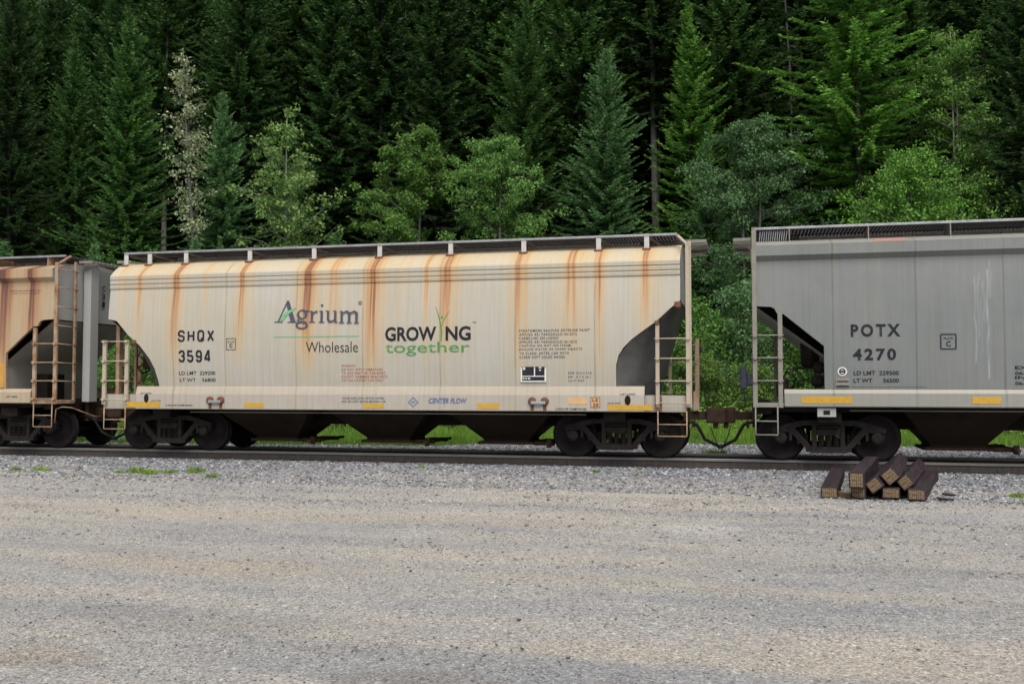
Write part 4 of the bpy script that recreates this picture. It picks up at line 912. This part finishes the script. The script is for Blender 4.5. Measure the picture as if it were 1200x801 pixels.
    L('GROW', -7.40, -6.275, 2.395, 2.695, 'letter_black', .03); L('NG', -6.075, -5.535, 2.395, 2.695, 'letter_black', .03); L('TM', -5.50, -5.42, 2.74, 2.78, b=0)
    L('together', -7.40, -5.56, 2.085, 2.375, 'letter_green', .004)
    V = lambda u, v: (-7.41 + (u / 8.571 - 21) * .0186, 2.70 - (v - 242) / 8.571 * .0192)
    r = Ribbon(car, W1); r.stroke([V(*p) for p in ((750, 378), (754, 310), (750, 250), (740, 200), (722, 140), (694, 62))], [.03, .036, .034, .03, .022, .008]); r.stroke([V(*p) for p in ((756, 240), (768, 205), (790, 160), (832, 100))], [.012, .02, .018, .006])
    a = np.linspace(0, 2 * PI, 15); r.stroke([V(758 + 6 * math.cos(t), 162 + 6 * math.sin(t)) for t in a], .026); r.build('growing_figure', 'letter_green')
    for s2, z, xe in (('WARNING', 1.865, 417.4), ('DO NOT APPLY VIBRATORS', 1.785, 449), ('TO ANY PART OF CAR BODY', 1.710, 452), ('EXCEPT HAMMER BRACKETS', 1.635, 454), ('USE ON LOADED CAR ONLY', 1.560, 449.5)): L(s2, -8.39, -8.39 + (xe - 401) * .01936, z, z + .050, 'letter_red', .006, space=1.25)
    ls = 1.0
    for i, (s2, xe) in enumerate((('STRATHMORE RAILPLEX EXTERIOR PAINT', 691), ('APPLIED ARI PARAGOULD 06-2015', 676), ('CARBOLINE 300 LINING', 654.5), ('APPLIED ARI PARAGOULD 06-2010', 676), ('CAUTION: DO NOT USE STEAM,', 670), ('BOILING WATER OR SHARP OBJECTS', 682), ('TO CLEAN. ENTER CAR WITH', 666.5), ('CLEAN SOFT SOLED SHOES.', 663))):
        z = 2.552 - i * .0762; L(s2, -4.51, -4.51 + (xe - 609) * .0176, z, z + .052, b=.006, space=1.3)
    for s2, z, xe in (('EXW 10-2 H 12-8', 1.70, 693), ('EW   9-3 H 14-1', 1.62, 692), ('CU FT 4270', 1.545, 684)): L(s2, -3.51, -3.51 + (xe - 666) * .0173, z, z + .045, b=.006, space=1.3)
    g = car.mb(); x0, x1, z0, z1 = -4.49, -3.965, 1.545, 1.885; yb = -W1(1.7); g.box(x0, x1, yb - .012, yb + .004, z0, z1); pn = g.build('data_panel', 'letter_white', rt); g = car.mb(); yf = yb - .0145
    for a0, a1, b0, b1 in ((x0 + .03, x0 + .275, z0 + .125, z1 - .025), (x0 + .30, x1 - .03, z0 + .125, z1 - .025), (x0 + .03, x1 - .03, z0 + .025, z0 + .105)): g.box(a0, a1, yf, yb - .011, b0, b1)
    g.build('data_field', 'letter_black', pn); g = car.mb()
    for a0, a1, b0, b1 in ((.045, .095, .275, .297), (.045, .095, .245, .265), (.375, .43, .275, .297), (.385, .42, .225, .248), (.04, .08, .055, .08), (.10, .13, .055, .08), (.15, .20, .055, .08)): g.box(x0 + a0, x0 + a1, yf - .002, yf + .001, z0 + b0, z0 + b1)
    g.build('data_mark', 'letter_white', pn)
    T = lambda s, x0, x1, z0, z1, m='letter_black', b=.015, **k: L(s, x0, x1, z0, z1, m, b, S1, **k)
    T('CLOSE AND LOCK HATCH COVERS', -8.36, -7.42, 1.185, 1.228, b=.004, space=1.25); T('AND OUTLETS BEFORE MOVING CAR', -8.38, -7.39, 1.115, 1.158, b=.004, space=1.25); T('CENTER FLOW', -6.44, -5.62, 1.105, 1.215, 'letter_blue', .02, shear=.25)
    r = Ribbon(car, S1); q = .095; r.stroke([(-6.78, 1.13 + q), (-6.78 + q * 1.1, 1.13), (-6.78, 1.13 - q), (-6.78 - q * 1.1, 1.13), (-6.78, 1.13 + q)], .014); r.build('diamond_mark', 'letter_blue'); T('ASF', -6.83, -6.73, 1.11, 1.15, 'letter_blue')
    T('2 INCH HF COMP SHOES', -3.77, -3.14, .985, 1.022); T('2 INCH HF COMP SHOES', -12.56, -11.90, 1.02, 1.055); T('LIFT HERE', -2.46, -2.17, 1.288, 1.315); T('JACK PAD', -2.72, -2.46, 1.102, 1.135); T('LIFT HERE', -13.20, -12.92, 1.288, 1.315); T('JACK PAD', -12.93, -12.68, 1.118, 1.15)
    r = Ribbon(car, S1, .010); frame_box(r, -3.05, -2.87, 1.04, 1.235, .008); r.build('patch_frame', 'rust_plate', p); lettering(car, 'L5', -3.02, -2.91, 1.15, 1.21, 'rust_plate', S1, .03, lift=.010, parent=p); lettering(car, '25', -3.01, -2.90, 1.065, 1.12, 'rust_plate', S1, .03, lift=.010, parent=p)

build_car('rust-streaked cream hopper car between the two others, lettered for a farm supplier', dict(
    xl=-14.04, xr=-1.28, w=w_bulge, ztop=3.64, paint='cream_paint', chordp='cream_paint', roofp='cream_roof_paint', sillp='cream_sill_paint', rimmat='pale_grey_end', seed=100,
    cutL=[(0, 2.97), (.22, 2.92), (.53, 2.59), (.82, 2.36), (1.06, 2.07), (1.18, 1.85), (1.25, 1.62), (1.29, 1.41)],
    cutR=[(0, 3.14), (.19, 2.99), (.46, 2.74), (.80, 2.50), (.96, 2.38), (1.12, 2.22), (1.22, 2.06), (1.265, 1.88), (1.27, 1.72), (1.272, 1.41)],
    sheetL=dict(near=[(.0, 2.99), (.53, 2.59), (.82, 2.36), (1.06, 2.07), (1.25, 1.62), (1.28, 1.2)], mid=[(.0, 3.0), (.98, 1.2)], pow=4), sheetR=dict(near=[(0, 3.15), (.46, 2.74), (.96, 2.38), (1.22, 2.06), (1.265, 1.72), (1.26, 1.2)], mid=[(0.02, 3.15), (.58, 1.2)], pow=3),
    chord=[(1.581, 3.64), (1.605, 3.655), (1.610, 3.715), (1.588, 3.735), (1.588, 3.742), (1.610, 3.760), (1.612, 3.815), (1.590, 3.835), (1.590, 3.842), (1.612, 3.86), (1.612, 3.93), (1.595, 3.955)],
    roof=[(1.595, 3.955), (1.50, 4.045), (1.35, 4.155), (1.2, 4.235), (.8, 4.34), (0, 4.40)],
    sill=dict(x0=-13.32, x1=-1.99, zb=.95, prof=[(1.40, .951), (1.615, .951), (1.63, .965), (1.63, 1.28), (1.60, 1.40), (1.585, 1.452), (1.48, 1.458)], ext=[(-14.19, -13.32), (-1.99, -1.18)]),
    rb=dict(x0=-13.96, x1=-1.36, z=4.53, posts=[-13.92, -13.31, -12.38, -10.79, -9.24, -7.71, -6.11, -4.52, -2.95, -1.97], style='post', mat='bracket_white'),
    bogies=[-12.83, -2.62], hoppers=[-10.42, -7.74, -5.06], hop=(1.10, .50), coupL=.75, coupR=.72,
    streaks=[(-13.8, .05, .45, 2.9), (-13.27, .06, .62, 2.2), (-12.35, .075, 1.05, 1.45), (-11.63, .05, .42, 2.4), (-10.76, .085, .85, 1.8), (-9.18, .12, 1.05, 1.45), (-8.57, .12, .6, 1.9), (-7.68, .105, 1.25, 1.3), (-6.51, .055, .65, 1.8), (-6.05, .10, .95, 2.0), (-4.51, .085, .95, 1.4), (-3.43, .15, .70, 1.7), (-2.91, .065, .85, 1.4), (-1.95, .11, .75, 2.2)],
    seams=[-12.39, -11.12, -9.44, -7.91, -6.20, -4.60, -2.97], extra=extra_cream))

def end_fittings(car, x0, x1, xpost, zr, mat):
    for y in (-1.62, 1.59):
        ladder(car, 'ladder', min(x0, x1), max(x0, x1), y, 1.05, (4.52, 2.84) if xpost == min(x0, x1) else (2.80, 4.30), zr, mat, .085)
        stirrup(car, min(x0, x1) + .0, max(x0, x1) - .06, y, 1.06, (.79, .53), mat)
        g = car.mb(); ya, yb = sorted((y, y * .62)); g.box(min(x0, x1) - .04, max(x0, x1) + .05, ya, yb, 1.055, 1.14, .006); g.build('end_platform', mat, car.root)
def end_pipes(car, xe, side):
    """brake gear in the open end: reservoir, valve and pipes"""
    g = car.mb(); xr_ = xe + side * 1.08; g.lathe([(-.30, .04), (-.28, .13), (-.22, .18), (.20, .185), (.28, .12)], (xr_, -.45, 2.12), 'z', 20); g.box(xr_ - .12, xr_ + .12, -.52, -.40, 2.3, 2.62, .02); g.build('air_reservoir', 'cast_steel', car.root)
    g = car.mb(); g.lathe([(-.12, .05), (-.08, .12), (.08, .12), (.12, .05)], (xe + side * 1.22, -.9, 1.82), 'y', 16); g.lathe([(-.12, .05), (-.08, .13), (.08, .13), (.12, .05)], (xe + side * 1.20, -.9, 1.56), 'y', 16)
    g.box(*sorted((xe + side * .42, xe + side * .66)), -.7, -.45, 1.25, 1.60, .03); g.tube([(xe + side * .50, -.6, 1.55), (xe + side * .62, -.7, 1.75), (xe + side * .8, -.7, 1.62), (xe + side * .72, -.6, 1.40)], .018, 6); g.tube([(xe + side * .7, -.7, 1.80), (xe + side * 1.2, -.8, 1.83)], .014, 6); g.build('brake_valve', 'cast_steel', car.root)

def extra_grey(car):
    rt = car.root; end_fittings(car, .13, .60, .13, (2.43, 2.00, 1.56), 'ladder_grey'); end_fittings(car, 13.17, 12.70, 13.17, (2.43, 2.0, 1.56), 'ladder_grey')
    end_board(car, -.27, .08, 4.44); end_board(car, 13.22, 13.57, 4.44); end_pipes(car, .13, 1); end_pipes(car, 13.17, -1)
    g = car.mb(); g.box(-.16, -.03, -.75, -.45, 1.40, 1.86, .03); g.box(-.03, .12, -.70, -.5, 1.48, 1.72, .02); g.tube([(-.09, -.62, 1.42), (-.07, -.6, 1.15)], .015, 6); g.build('brake_housing', 'blue_grey_box', rt)
    g = car.mb()
    for x in np.arange(.24, .76, .042): g.bar((x, -1.17, 4.31), (x + .022, -1.17, 4.50), .012, .012)
    g.build('end_louvre', 'galvanised', rt)
    g = car.mb(); g.box(1.27, 1.61, -1.52, -1.49, .875, 1.045, .006); ch = g.build('card_holder', 'pale_grey_end', rt); g = car.mb(); g.box(1.38, 1.50, -1.527, -1.518, .92, 1.0); g.build('painted_card_slot', 'underframe_black', ch)  # black face on the holder paints the dark of its opening
    g = car.mb(); g.prism([(-1.60, 4.181), (-1.30, 4.268), (-1.30, 4.265), (-1.60, 4.178)], 'x', 2.34, 2.92); g.build('paint_smear', 'salmon_smear', rt)
    for x0, x1 in ((.98, 1.90), (3.98, 4.47), (6.5, 7.0), (9.1, 9.6), (11.4, 12.3)): patch(car, x0, x1, 1.135, 1.265, 'reflector_yellow', 'reflector_strip', -1.582)
    L = lambda s, x0, x1, z0, z1, m='letter_black', b=0.02, wf=W2, **k: lettering(car, s, x0, x1, z0, z1, m, wf, b, **k)
    L('POTX', 1.89, 2.77, 2.385, 2.625, b=.034, space=1.35, name='reporting_mark'); L('4270', 1.92, 2.69, 1.94, 2.165, b=.034, space=1.3, name='reporting_mark'); L('LD LMT  229500', 1.93, 2.735, 1.665, 1.745); L('LT WT      56500', 1.93, 2.735, 1.525, 1.605)
    r = Ribbon(car, W2); frame_box(r, 3.47, 3.73, 2.145, 2.415, .022); r.build('plate_frame', 'letter_black'); L('PLATE', 3.52, 3.68, 2.32, 2.36); L('C', 3.56, 3.64, 2.19, 2.29, b=.03)
    disc(car, 1.73, 1.735, .085, .085, -W2(1.73), 'letter_white', 'round_emblem', .006); r = Ribbon(car, W2, .012); a = np.linspace(0, 2 * PI, 25); r.stroke([(1.73 + .05 * math.cos(t), 1.735 + .05 * math.sin(t)) for t in a], .02); r.stroke([(1.69, 1.735), (1.77, 1.735)], .03); r.build('emblem_mark', 'letter_black')
    g = car.mb(); y = -W2(1.5); g.box(1.61, 1.86, y - .02, y + .004, 1.455, 1.605, .004); ph = g.build('placard_holder', 'ladder_grey', rt); g = car.mb(); g.box(1.63, 1.84, y - .034, y - .019, 1.545, 1.56); g.box(1.625, 1.845, y - .032, y - .018, 1.462, 1.474); g.build('holder_lip', 'letter_black', ph)
    L('KEEP HATCHES AND OUTLET GATES CLOSED WHEN NOT LOADING OR UNLOADING', 1.90, 3.22, 1.435, 1.452, b=0)
    for s2, z in (('EXT. 06-10', 1.765), ('06-2010 PAINT', 1.665), ('INT. 06-10', 1.585), ('06-2010 LINING', 1.48)): L(s2, 4.72, 5.55, z, z + .062)
worn('salmon_smear', (0.50, 0.20, 0.14), (0.46, 0.26, 0.20), 0.6, 4.0)
GREY_CUT = [(0, 3.0), (.30, 2.985), (.37, 2.95), (.43, 2.84), (.54, 2.84), (1.275, 2.22), (1.28, 1.58), (1.18, 1.40)]
GREY_CUT2 = GREY_CUT[:-2] + [(1.281, 1.40)]
flat_sheet = dict(near=[(.02, 3.0), (1.31, 2.02), (1.31, 1.15)], mid=[(.02, 3.0), (1.31, 2.02), (1.31, 1.15)], mat='end_sheet_grey')
GCH = [(1.525, 3.87), (1.632, 3.965), (1.632, 4.165)]; GRF = [(1.632, 4.165), (1.5, 4.205), (1.2, 4.29), (.8, 4.36), (0, 4.42)]
build_car('clean grey hopper car at the right, cut off by the picture edge', dict(
    xl=.13, xr=13.17, w=w_flat, ztop=3.87, paint='grey_paint', roofp='grey_sill_paint', sillp='grey_sill_paint', rimmat='grey_edge' if 'grey_edge' in MATS else 'ladder_grey', endmat='ladder_grey', seed=300, cutL=GREY_CUT2, cutR=GREY_CUT2, sheetL=flat_sheet, sheetR=flat_sheet,
    chord=GCH, roof=GRF, sill=dict(x0=.67, x1=12.63, zb=1.06, prof=[(1.40, 1.061), (1.56, 1.061), (1.58, 1.08), (1.58, 1.32), (1.535, 1.395), (1.44, 1.40)]),
    rb=dict(x0=.14, x1=13.16, z=4.575, posts=[.81 + 1.465 * i for i in range(9)], style='plate', mat='ladder_grey'), bogies=[1.50, 11.80], hoppers=[3.93, 6.65, 9.37], coupL=.70, coupR=.72,
    soft=.12, streaks=[(2.4, .1, .06, 1.6)], seams=[1.57, 3.05, 4.56, 6.1, 7.6, 9.1, 10.6, 12.0], runs=[(4.07, 3.45, 1.9, .012, .42), (4.13, 3.5, 2.3, .012, .30), (4.22, 3.35, 2.6, .012, .35), (4.28, 3.6, 1.55, .014, .55), (4.34, 3.75, 3.1, .010, .5), (4.17, 3.1, 2.0, .012, .22)], extra=extra_grey))

def extra_tan(car):
    rt = car.root; end_fittings(car, -15.98, -15.43, -15.43, (2.43, 2.00, 1.58, 1.17), 'ladder_rusty'); end_fittings(car, -28.69, -28.14, -28.69, (2.43, 2.0, 1.58), 'ladder_rusty')
    g = car.mb(); g.box(-15.43, -15.38, -1.03, -.97, 1.08, 4.38, .004)
    for z in (4.15, 3.73, 3.28, 2.85, 2.43, 2.0, 1.58): g.tube([(-15.37, -1.62, z), (-15.36, -.95, z - .02)], .013, 6)
    g.bar((-15.43, -1.60, 4.26), (-15.45, -1.14, 4.50), .07, .03); g.build('end_ladder', 'ladder_rusty', rt)
    g = car.mb(); g.box(-15.50, -15.30, -.58, -.28, 1.08, 4.38, .012); g.build('end_post', 'pale_grey_end', rt)
    end_board(car, -15.48, -15.12, 4.43); end_board(car, -29.0, -28.63, 4.43)
    g = car.mb(); g.tube([(-15.50, -1.5, .62), (-15.48, -1.5, .93), (-15.40, -1.4, .98), (-15.30, -1.2, .96), (-15.2, -.5, .74), (-15.2, -.2, .74)], .014, 6); g.build('uncoupling_lever', 'ladder_rusty', rt)
    g = car.mb(); g.box(-16.72, -16.34, -.75, -.10, 1.0, 1.75, .03); g.build('brake_cylinder', 'underframe_black', rt)
    patch(car, -17.75, -16.86, 1.42, 2.32, 'panel_orange', 'orange_panel', -1.548); patch(car, -18.3, -17.4, 1.13, 1.26, 'reflector_yellow', 'reflector_strip', -1.582)
    lettering(car, 'LIFT HERE', -16.75, -16.45, 1.20, 1.235, 'letter_black', S2, .01); lettering(car, 'PRESSURE DIFFERENTIAL', -16.75, -15.9, 3.66, 3.685, 'letter_black', W2, 0); lettering(car, 'NOT FOR FLUIDS', -16.7, -15.95, 3.60, 3.622, 'letter_black', W2, 0)
    for s2, z in (('C', 3.80), ('3', 3.60), ('1', 3.41)):
        o = lettering(car, s2, 0, .11, z, z + .13, 'letter_black', lambda q: 0, .02)
        o.rotation_euler = (0, 0, PI / 2); o.location = (-15.54 + .036 - car.cx, .12 + car.cx, 0)
build_car('tan hopper car stained orange and purple at the left edge, its end wall in view', dict(
    xl=-28.58, xr=-15.54, w=w_flat, ztop=3.87, paint='tan_paint', roofp='tan_paint', sillp='tan_paint', rimmat='ladder_rusty', seed=500, cutL=GREY_CUT2, cutR=GREY_CUT2,
    sheetL=flat_sheet, sheetR=dict(near=[(.02, 2.97), (1.31, 2.0), (1.31, 1.1)], mid=[(.02, 2.97), (1.31, 2.0), (1.31, 1.1)], mat='end_sheet_grey'),
    chord=GCH, roof=GRF, sill=dict(x0=-28.02, x1=-16.1, zb=1.06, prof=[(1.40, 1.061), (1.56, 1.061), (1.58, 1.08), (1.58, 1.32), (1.535, 1.395), (1.44, 1.40)]),
    rb=dict(x0=-28.57, x1=-15.52, z=4.53, posts=[-16.0 - 1.465 * i for i in range(9)], style='plate', mat='ladder_rusty'), bogies=[-27.28, -16.84], hoppers=[-24.78, -22.06, -19.34], coupL=.72, coupR=.75,
    streaks=[(-16.12, .10, 1.15, 1.9), (-16.9, .16, 1.0, 1.5), (-17.7, .1, .9, 1.5)] + [(-17.7 - 1.3 * i, .1, .8, 1.6) for i in range(1, 8)], seams=[-17.2, -18.7, -20.2, -21.7, -23.2], extra=extra_tan))

# ------------------------------------------------------------------ stacked crossing timbers
worn('creosote_wood', (0.024, 0.018, 0.022), (0.052, 0.035, 0.041), 0.55, 3.0, c3=(0.085, 0.052, 0.056), sc=(5, .35, 5), bmp=.5)
m, t, b, o = mat_new('end_grain'); v = t.coords(); f = t.noise(v, 40, 4, .7)
w1 = t.n.new('ShaderNodeTexWave'); w1.bands_direction = 'X'; w1.inputs['Scale'].default_value = 11; w1.inputs['Distortion'].default_value = 3.5; w1.inputs['Detail Scale'].default_value = 3; t.link(v, w1.inputs['Vector'])
w2 = t.n.new('ShaderNodeTexWave'); w2.bands_direction = 'Z'; w2.inputs['Scale'].default_value = 6; w2.inputs['Distortion'].default_value = 5; w2.inputs['Detail Scale'].default_value = 2; t.link(v, w2.inputs['Vector'])
k1 = t.ramp(w1.outputs['Fac'], [(0.0, (.25,) * 3), (0.28, (1,) * 3)]); k2 = t.ramp(w2.outputs['Fac'], [(0.0, (.5,) * 3), (0.2, (1,) * 3)])
base = t.mix(1.0, t.ramp(f, [(.3, (.13, .08, .045)), (.65, (.29, .20, .11))]), t.mix(1.0, k1, k2, 'MULTIPLY'), 'MULTIPLY'); set_in(t, b, 'Base Color', base); b.inputs['Roughness'].default_value = .8
def timber(x, y, zc, w, h, yaw, roll, length, label):
    r = empty('timber', (x, y, zc), -R(yaw)); r.rotation_euler = (0, R(roll), -R(yaw)); tag(r, label, 'timber', 'stacked railway timbers')
    g = MB(); bm = bmesh.new(); bmesh.ops.create_cube(bm, size=1); rsx = np.random.RandomState(int(x * 1000) % 9999)
    for v_ in bm.verts: v_.co = Vector((v_.co.x * w, (v_.co.y + .5) * length, v_.co.z * h))
    bmesh.ops.bevel(bm, geom=bm.edges[:], offset=.011, segments=2, affect='EDGES', profile=.5)
    bmesh.ops.subdivide_edges(bm, edges=[e for e in bm.edges if e.calc_length() > length * .5], cuts=16, use_grid_fill=True)
    for v_ in bm.verts: v_.co.x += rsx.normal(0, .003); v_.co.z += rsx.normal(0, .003)
    g.bm(bm); g.build('beam', 'creosote_wood', r)
    g = MB(); g.box(-w / 2 + .018, w / 2 - .018, -.005, .02, -h / 2 + .016, h / 2 - .016, .003); g.build('end_face', 'end_grain', r)
timber(1.15, -5.74, GZ + .0825, .24, .165, 6.7, 0, 3.8, 'dark timber lying alone on the gravel at the left of the pile')
timber(1.565, -5.66, GZ + .09, .205, .18, 10, 0, 3.6, 'timber on the gravel beneath the upright squared one')
timber(1.515, -5.92, GZ + .18 + .112, .215, .222, 10, 0, 3.6, 'reddish squared timber stacked highest at the left of the pile')
timber(2.03, -5.58, GZ + .08, .25, .16, 9, 0, 3.5, 'timber flat on the gravel under the tilted ones')
timber(2.36, -5.74, GZ + .0825, .245, .165, 12.6, 0, 3.55, 'reddish timber flat on the gravel at the right of the pile')
timber(1.785, -5.68, .005, .205, .185, 11, -38, 3.6, 'tilted timber leaning on the squared stack, lowest of the tilted ones on the left')
timber(2.03, -5.52, .125, .215, .205, 10, -42, 3.6, 'tilted bluish-black timber lying uppermost in the middle of the pile')
timber(2.245, -5.48, .035, .19, .19, 12, -40, 3.5, 'tilted timber wedged against the flat reddish one at the right')
for i, (x, y, l, a, lab) in enumerate(((1.36, -5.45, .30, 60, 'split reddish wood scrap on the gravel between the first two timbers'), (2.78, -5.55, .22, 85, 'thin wood splinter on the gravel right of the timber pile'), (2.95, -4.9, .2, 70, 'short brown wood splinter behind the timber pile on its right'))):
    g = MB(); g.box(-l / 2, l / 2, -.05, .05, 0, .03 if i else .07, .01); o = g.build('wood_scrap', 'creosote_wood' if i else 'end_grain'); o.location = (x, y, GZ); o.rotation_euler = (0, R(6), R(a - 80)); tag(o, lab, 'wood scrap')

# ------------------------------------------------------------------ weeds, stones
def weed_mesh(seed):
    rs = np.random.RandomState(seed); n = 160; P = np.concatenate([rs.normal(0, .09, (n, 2)), np.zeros((n, 1))], 1); D = np.stack([rs.normal(0, .75, n), rs.normal(0, .75, n), np.ones(n)], 1); D /= np.linalg.norm(D, axis=1, keepdims=True)
    N = rs.normal(0, 1, (n, 3)); V, F = quads(P, D, rs.uniform(.012, .028, n), N, rs.uniform(.05, .15, n)); C = np.stack([rs.rand(n), rs.rand(n) * .3, np.zeros(n)], 1); return np_mesh('weed', V, F, 'grass_blades', np.repeat(C, 4, 0))
WD = [weed_mesh(i) for i in range(3)]
for i, (x, y, s, lab) in enumerate(((-13.92, -4.59, .75, 'round weed tuft on the gravel nearest the left picture edge'), (-13.48, -4.45, .85, 'second weed tuft from the left edge, wider and flatter'), (-11.75, -4.4, .5, 'tiny weed left of the three-tuft cluster'), (-11.50, -4.25, .95, 'weed at the left of the cluster below the cream car ladder'), (-11.02, -4.5, .95, 'weed lowest in the cluster below the cream car bogie'), (-10.80, -4.2, .7, 'small weed inside the cluster below the cream car bogie'), (-10.40, -3.95, .95, 'bushy weed tuft alone right of the cluster'), (-9.5, -4.9, .7, 'faint weed sprig on the gravel below the second hopper letters'), (-6.5, -1.9, .45, 'little weed close to the rail under the middle of the cream car'), (-2.9, -2.1, .5, 'little weed on the ballast below the right wheels of the cream car'), (-2.0, -2.6, .45, 'tiny weed below the right end of the cream car'), (3.9, -4.9, .6, 'yellowish weed tuft on the gravel right of the timber pile'), (-.72, 3.0, 1.5, 'grassy tuft on the ballast behind the coupling'))):
    o = link('weed_tuft', WD[i % 3], None, (x, y, GZ)); o.rotation_euler = (0, 0, i * 1.1); o.scale = (s, s, s); tag(o, lab, 'weed', 'weed tufts on the gravel')

m, t, b, o = mat_new('stone'); a = t.attr('tint'); set_in(t, b, 'Base Color', a.outputs['Color']); b.inputs['Roughness'].default_value = .85
def stones(name, x, y, size, pal, seed, zf=None, sink=.30):
    rs = np.random.RandomState(seed); n = len(x)
    cube = np.array([[-1, -1, -1], [1, -1, -1], [1, 1, -1], [-1, 1, -1], [-1, -1, 1], [1, -1, 1], [1, 1, 1], [-1, 1, 1]], float) * .5
    fq = np.array([[0, 3, 2, 1], [4, 5, 6, 7], [0, 1, 5, 4], [1, 2, 6, 5], [2, 3, 7, 6], [3, 0, 4, 7]])
    V = cube[None] * (1 + rs.uniform(-.38, .38, (n, 8, 1))) + rs.normal(0, .09, (n, 8, 3)); V *= size[:, None, None] * np.stack([rs.uniform(.8, 1.4, n), rs.uniform(.7, 1.1, n), rs.uniform(.45, .85, n)], 1)[:, None]
    a = rs.uniform(0, 2 * PI, n); c, s = np.cos(a), np.sin(a); tl = rs.normal(0, .35, n); ct, st_ = np.cos(tl), np.sin(tl)
    X, Y, Z = V[..., 0], V[..., 1], V[..., 2]; Y, Z = Y * ct[:, None] - Z * st_[:, None], Y * st_[:, None] + Z * ct[:, None]; X, Y = X * c[:, None] - Y * s[:, None], X * s[:, None] + Y * c[:, None]
    z0 = (gravel_z(x, y) if zf is None else zf(x, y)) + size * (.32 - sink)
    V = np.stack([X + x[:, None], Y + y[:, None], Z + z0[:, None]], -1).reshape(-1, 3); F = (fq[None] + (np.arange(n) * 8)[:, None, None]).reshape(-1, 4)
    pal = np.array(pal); col = pal[rs.randint(0, len(pal), n)] * rs.uniform(.75, 1.2, (n, 1)); return link(name, np_mesh(name, V, F, 'stone', np.repeat(col, 8, 0)))
PB = [(.17, .18, .20), (.25, .26, .285), (.11, .12, .135), (.33, .34, .355), (.52, .52, .52), (.30, .27, .23), (.07, .075, .085), (.25, .26, .28)]
PG = [(.25, .25, .25), (.31, .29, .26), (.17, .17, .18), (.36, .35, .33), (.10, .10, .105), (.50, .49, .46), (.29, .26, .21), (.22, .22, .23)]
rs = np.random.RandomState(77)
n = 42000; x = rs.uniform(-20, 8, n); y = -.88 - 5.0 * rs.rand(n) ** 1.5
tag(stones('ballast', x, y, .012 + .030 * rs.rand(n) ** 1.6, PB, 1), 'blue-grey crushed stone ballast along the near rail', 'ballast', kind='stuff')
n = 30000; x = rs.uniform(-30, 10, n); y = rs.uniform(-.65, 9.0, n); y = np.where(np.abs(y - .755) < .1, y + .3, y)
tag(stones('ballast', x, y, .02 + .04 * rs.rand(n) ** 1.5, PB, 2, zf=lambda a, b: GZ + .0 * a), 'grey crushed stone ballast between and beyond the rails', 'ballast', kind='stuff')
n = 170000; u = rs.rand(n) ** .8; y = -4.0 - 13.2 * u; hw = (y + 21.09) * .62; x = -(y + 21.09) * .24 + rs.uniform(-1, 1, n) * hw
cl = vnoise(x * .8 + y * 2.6, 1, 41) * .55 + vnoise(x * .3 - y * 1.7, 1, 42) * .45; keep = cl + rs.uniform(-.22, .22, n) > .46; x, y = x[keep], y[keep]; n = len(x)
tag(stones('pebbles', x, y, (.003 + .007 * rs.rand(n) ** 2 + .012 * rs.rand(n) ** 14) * np.interp(y, [-17, -10, -5], [.75, 1.15, 2.0]), PG, 3), 'small loose stones scattered over the gravel yard', 'pebbles', kind='stuff')
n = 5200; rs = np.random.RandomState(91); u = rs.rand(n) ** .9; y = -3.5 - 13.2 * u; hw = (y + 21.09) * .62; x = -(y + 21.09) * .24 + rs.uniform(-1, 1, n) * hw
cl = vnoise(x * .6 + y * 2.2, 1, 51) * .6 + vnoise(x * 1.9 - y * 1.3, 1, 52) * .4; keep = cl + rs.uniform(-.25, .25, n) > .50; x, y = x[keep], y[keep]; n = len(x)
tag(stones('pebbles', x, y, (.007 + .020 * rs.rand(n) ** 3) * np.interp(y, [-17, -8], [.6, 1.3]), [(.06, .065, .07), (.09, .095, .11), (.13, .135, .145), (.19, .19, .19), (.42, .41, .39), (.11, .10, .095)], 5), 'dark angular stones lying loose on the gravel yard', 'pebbles', kind='stuff')
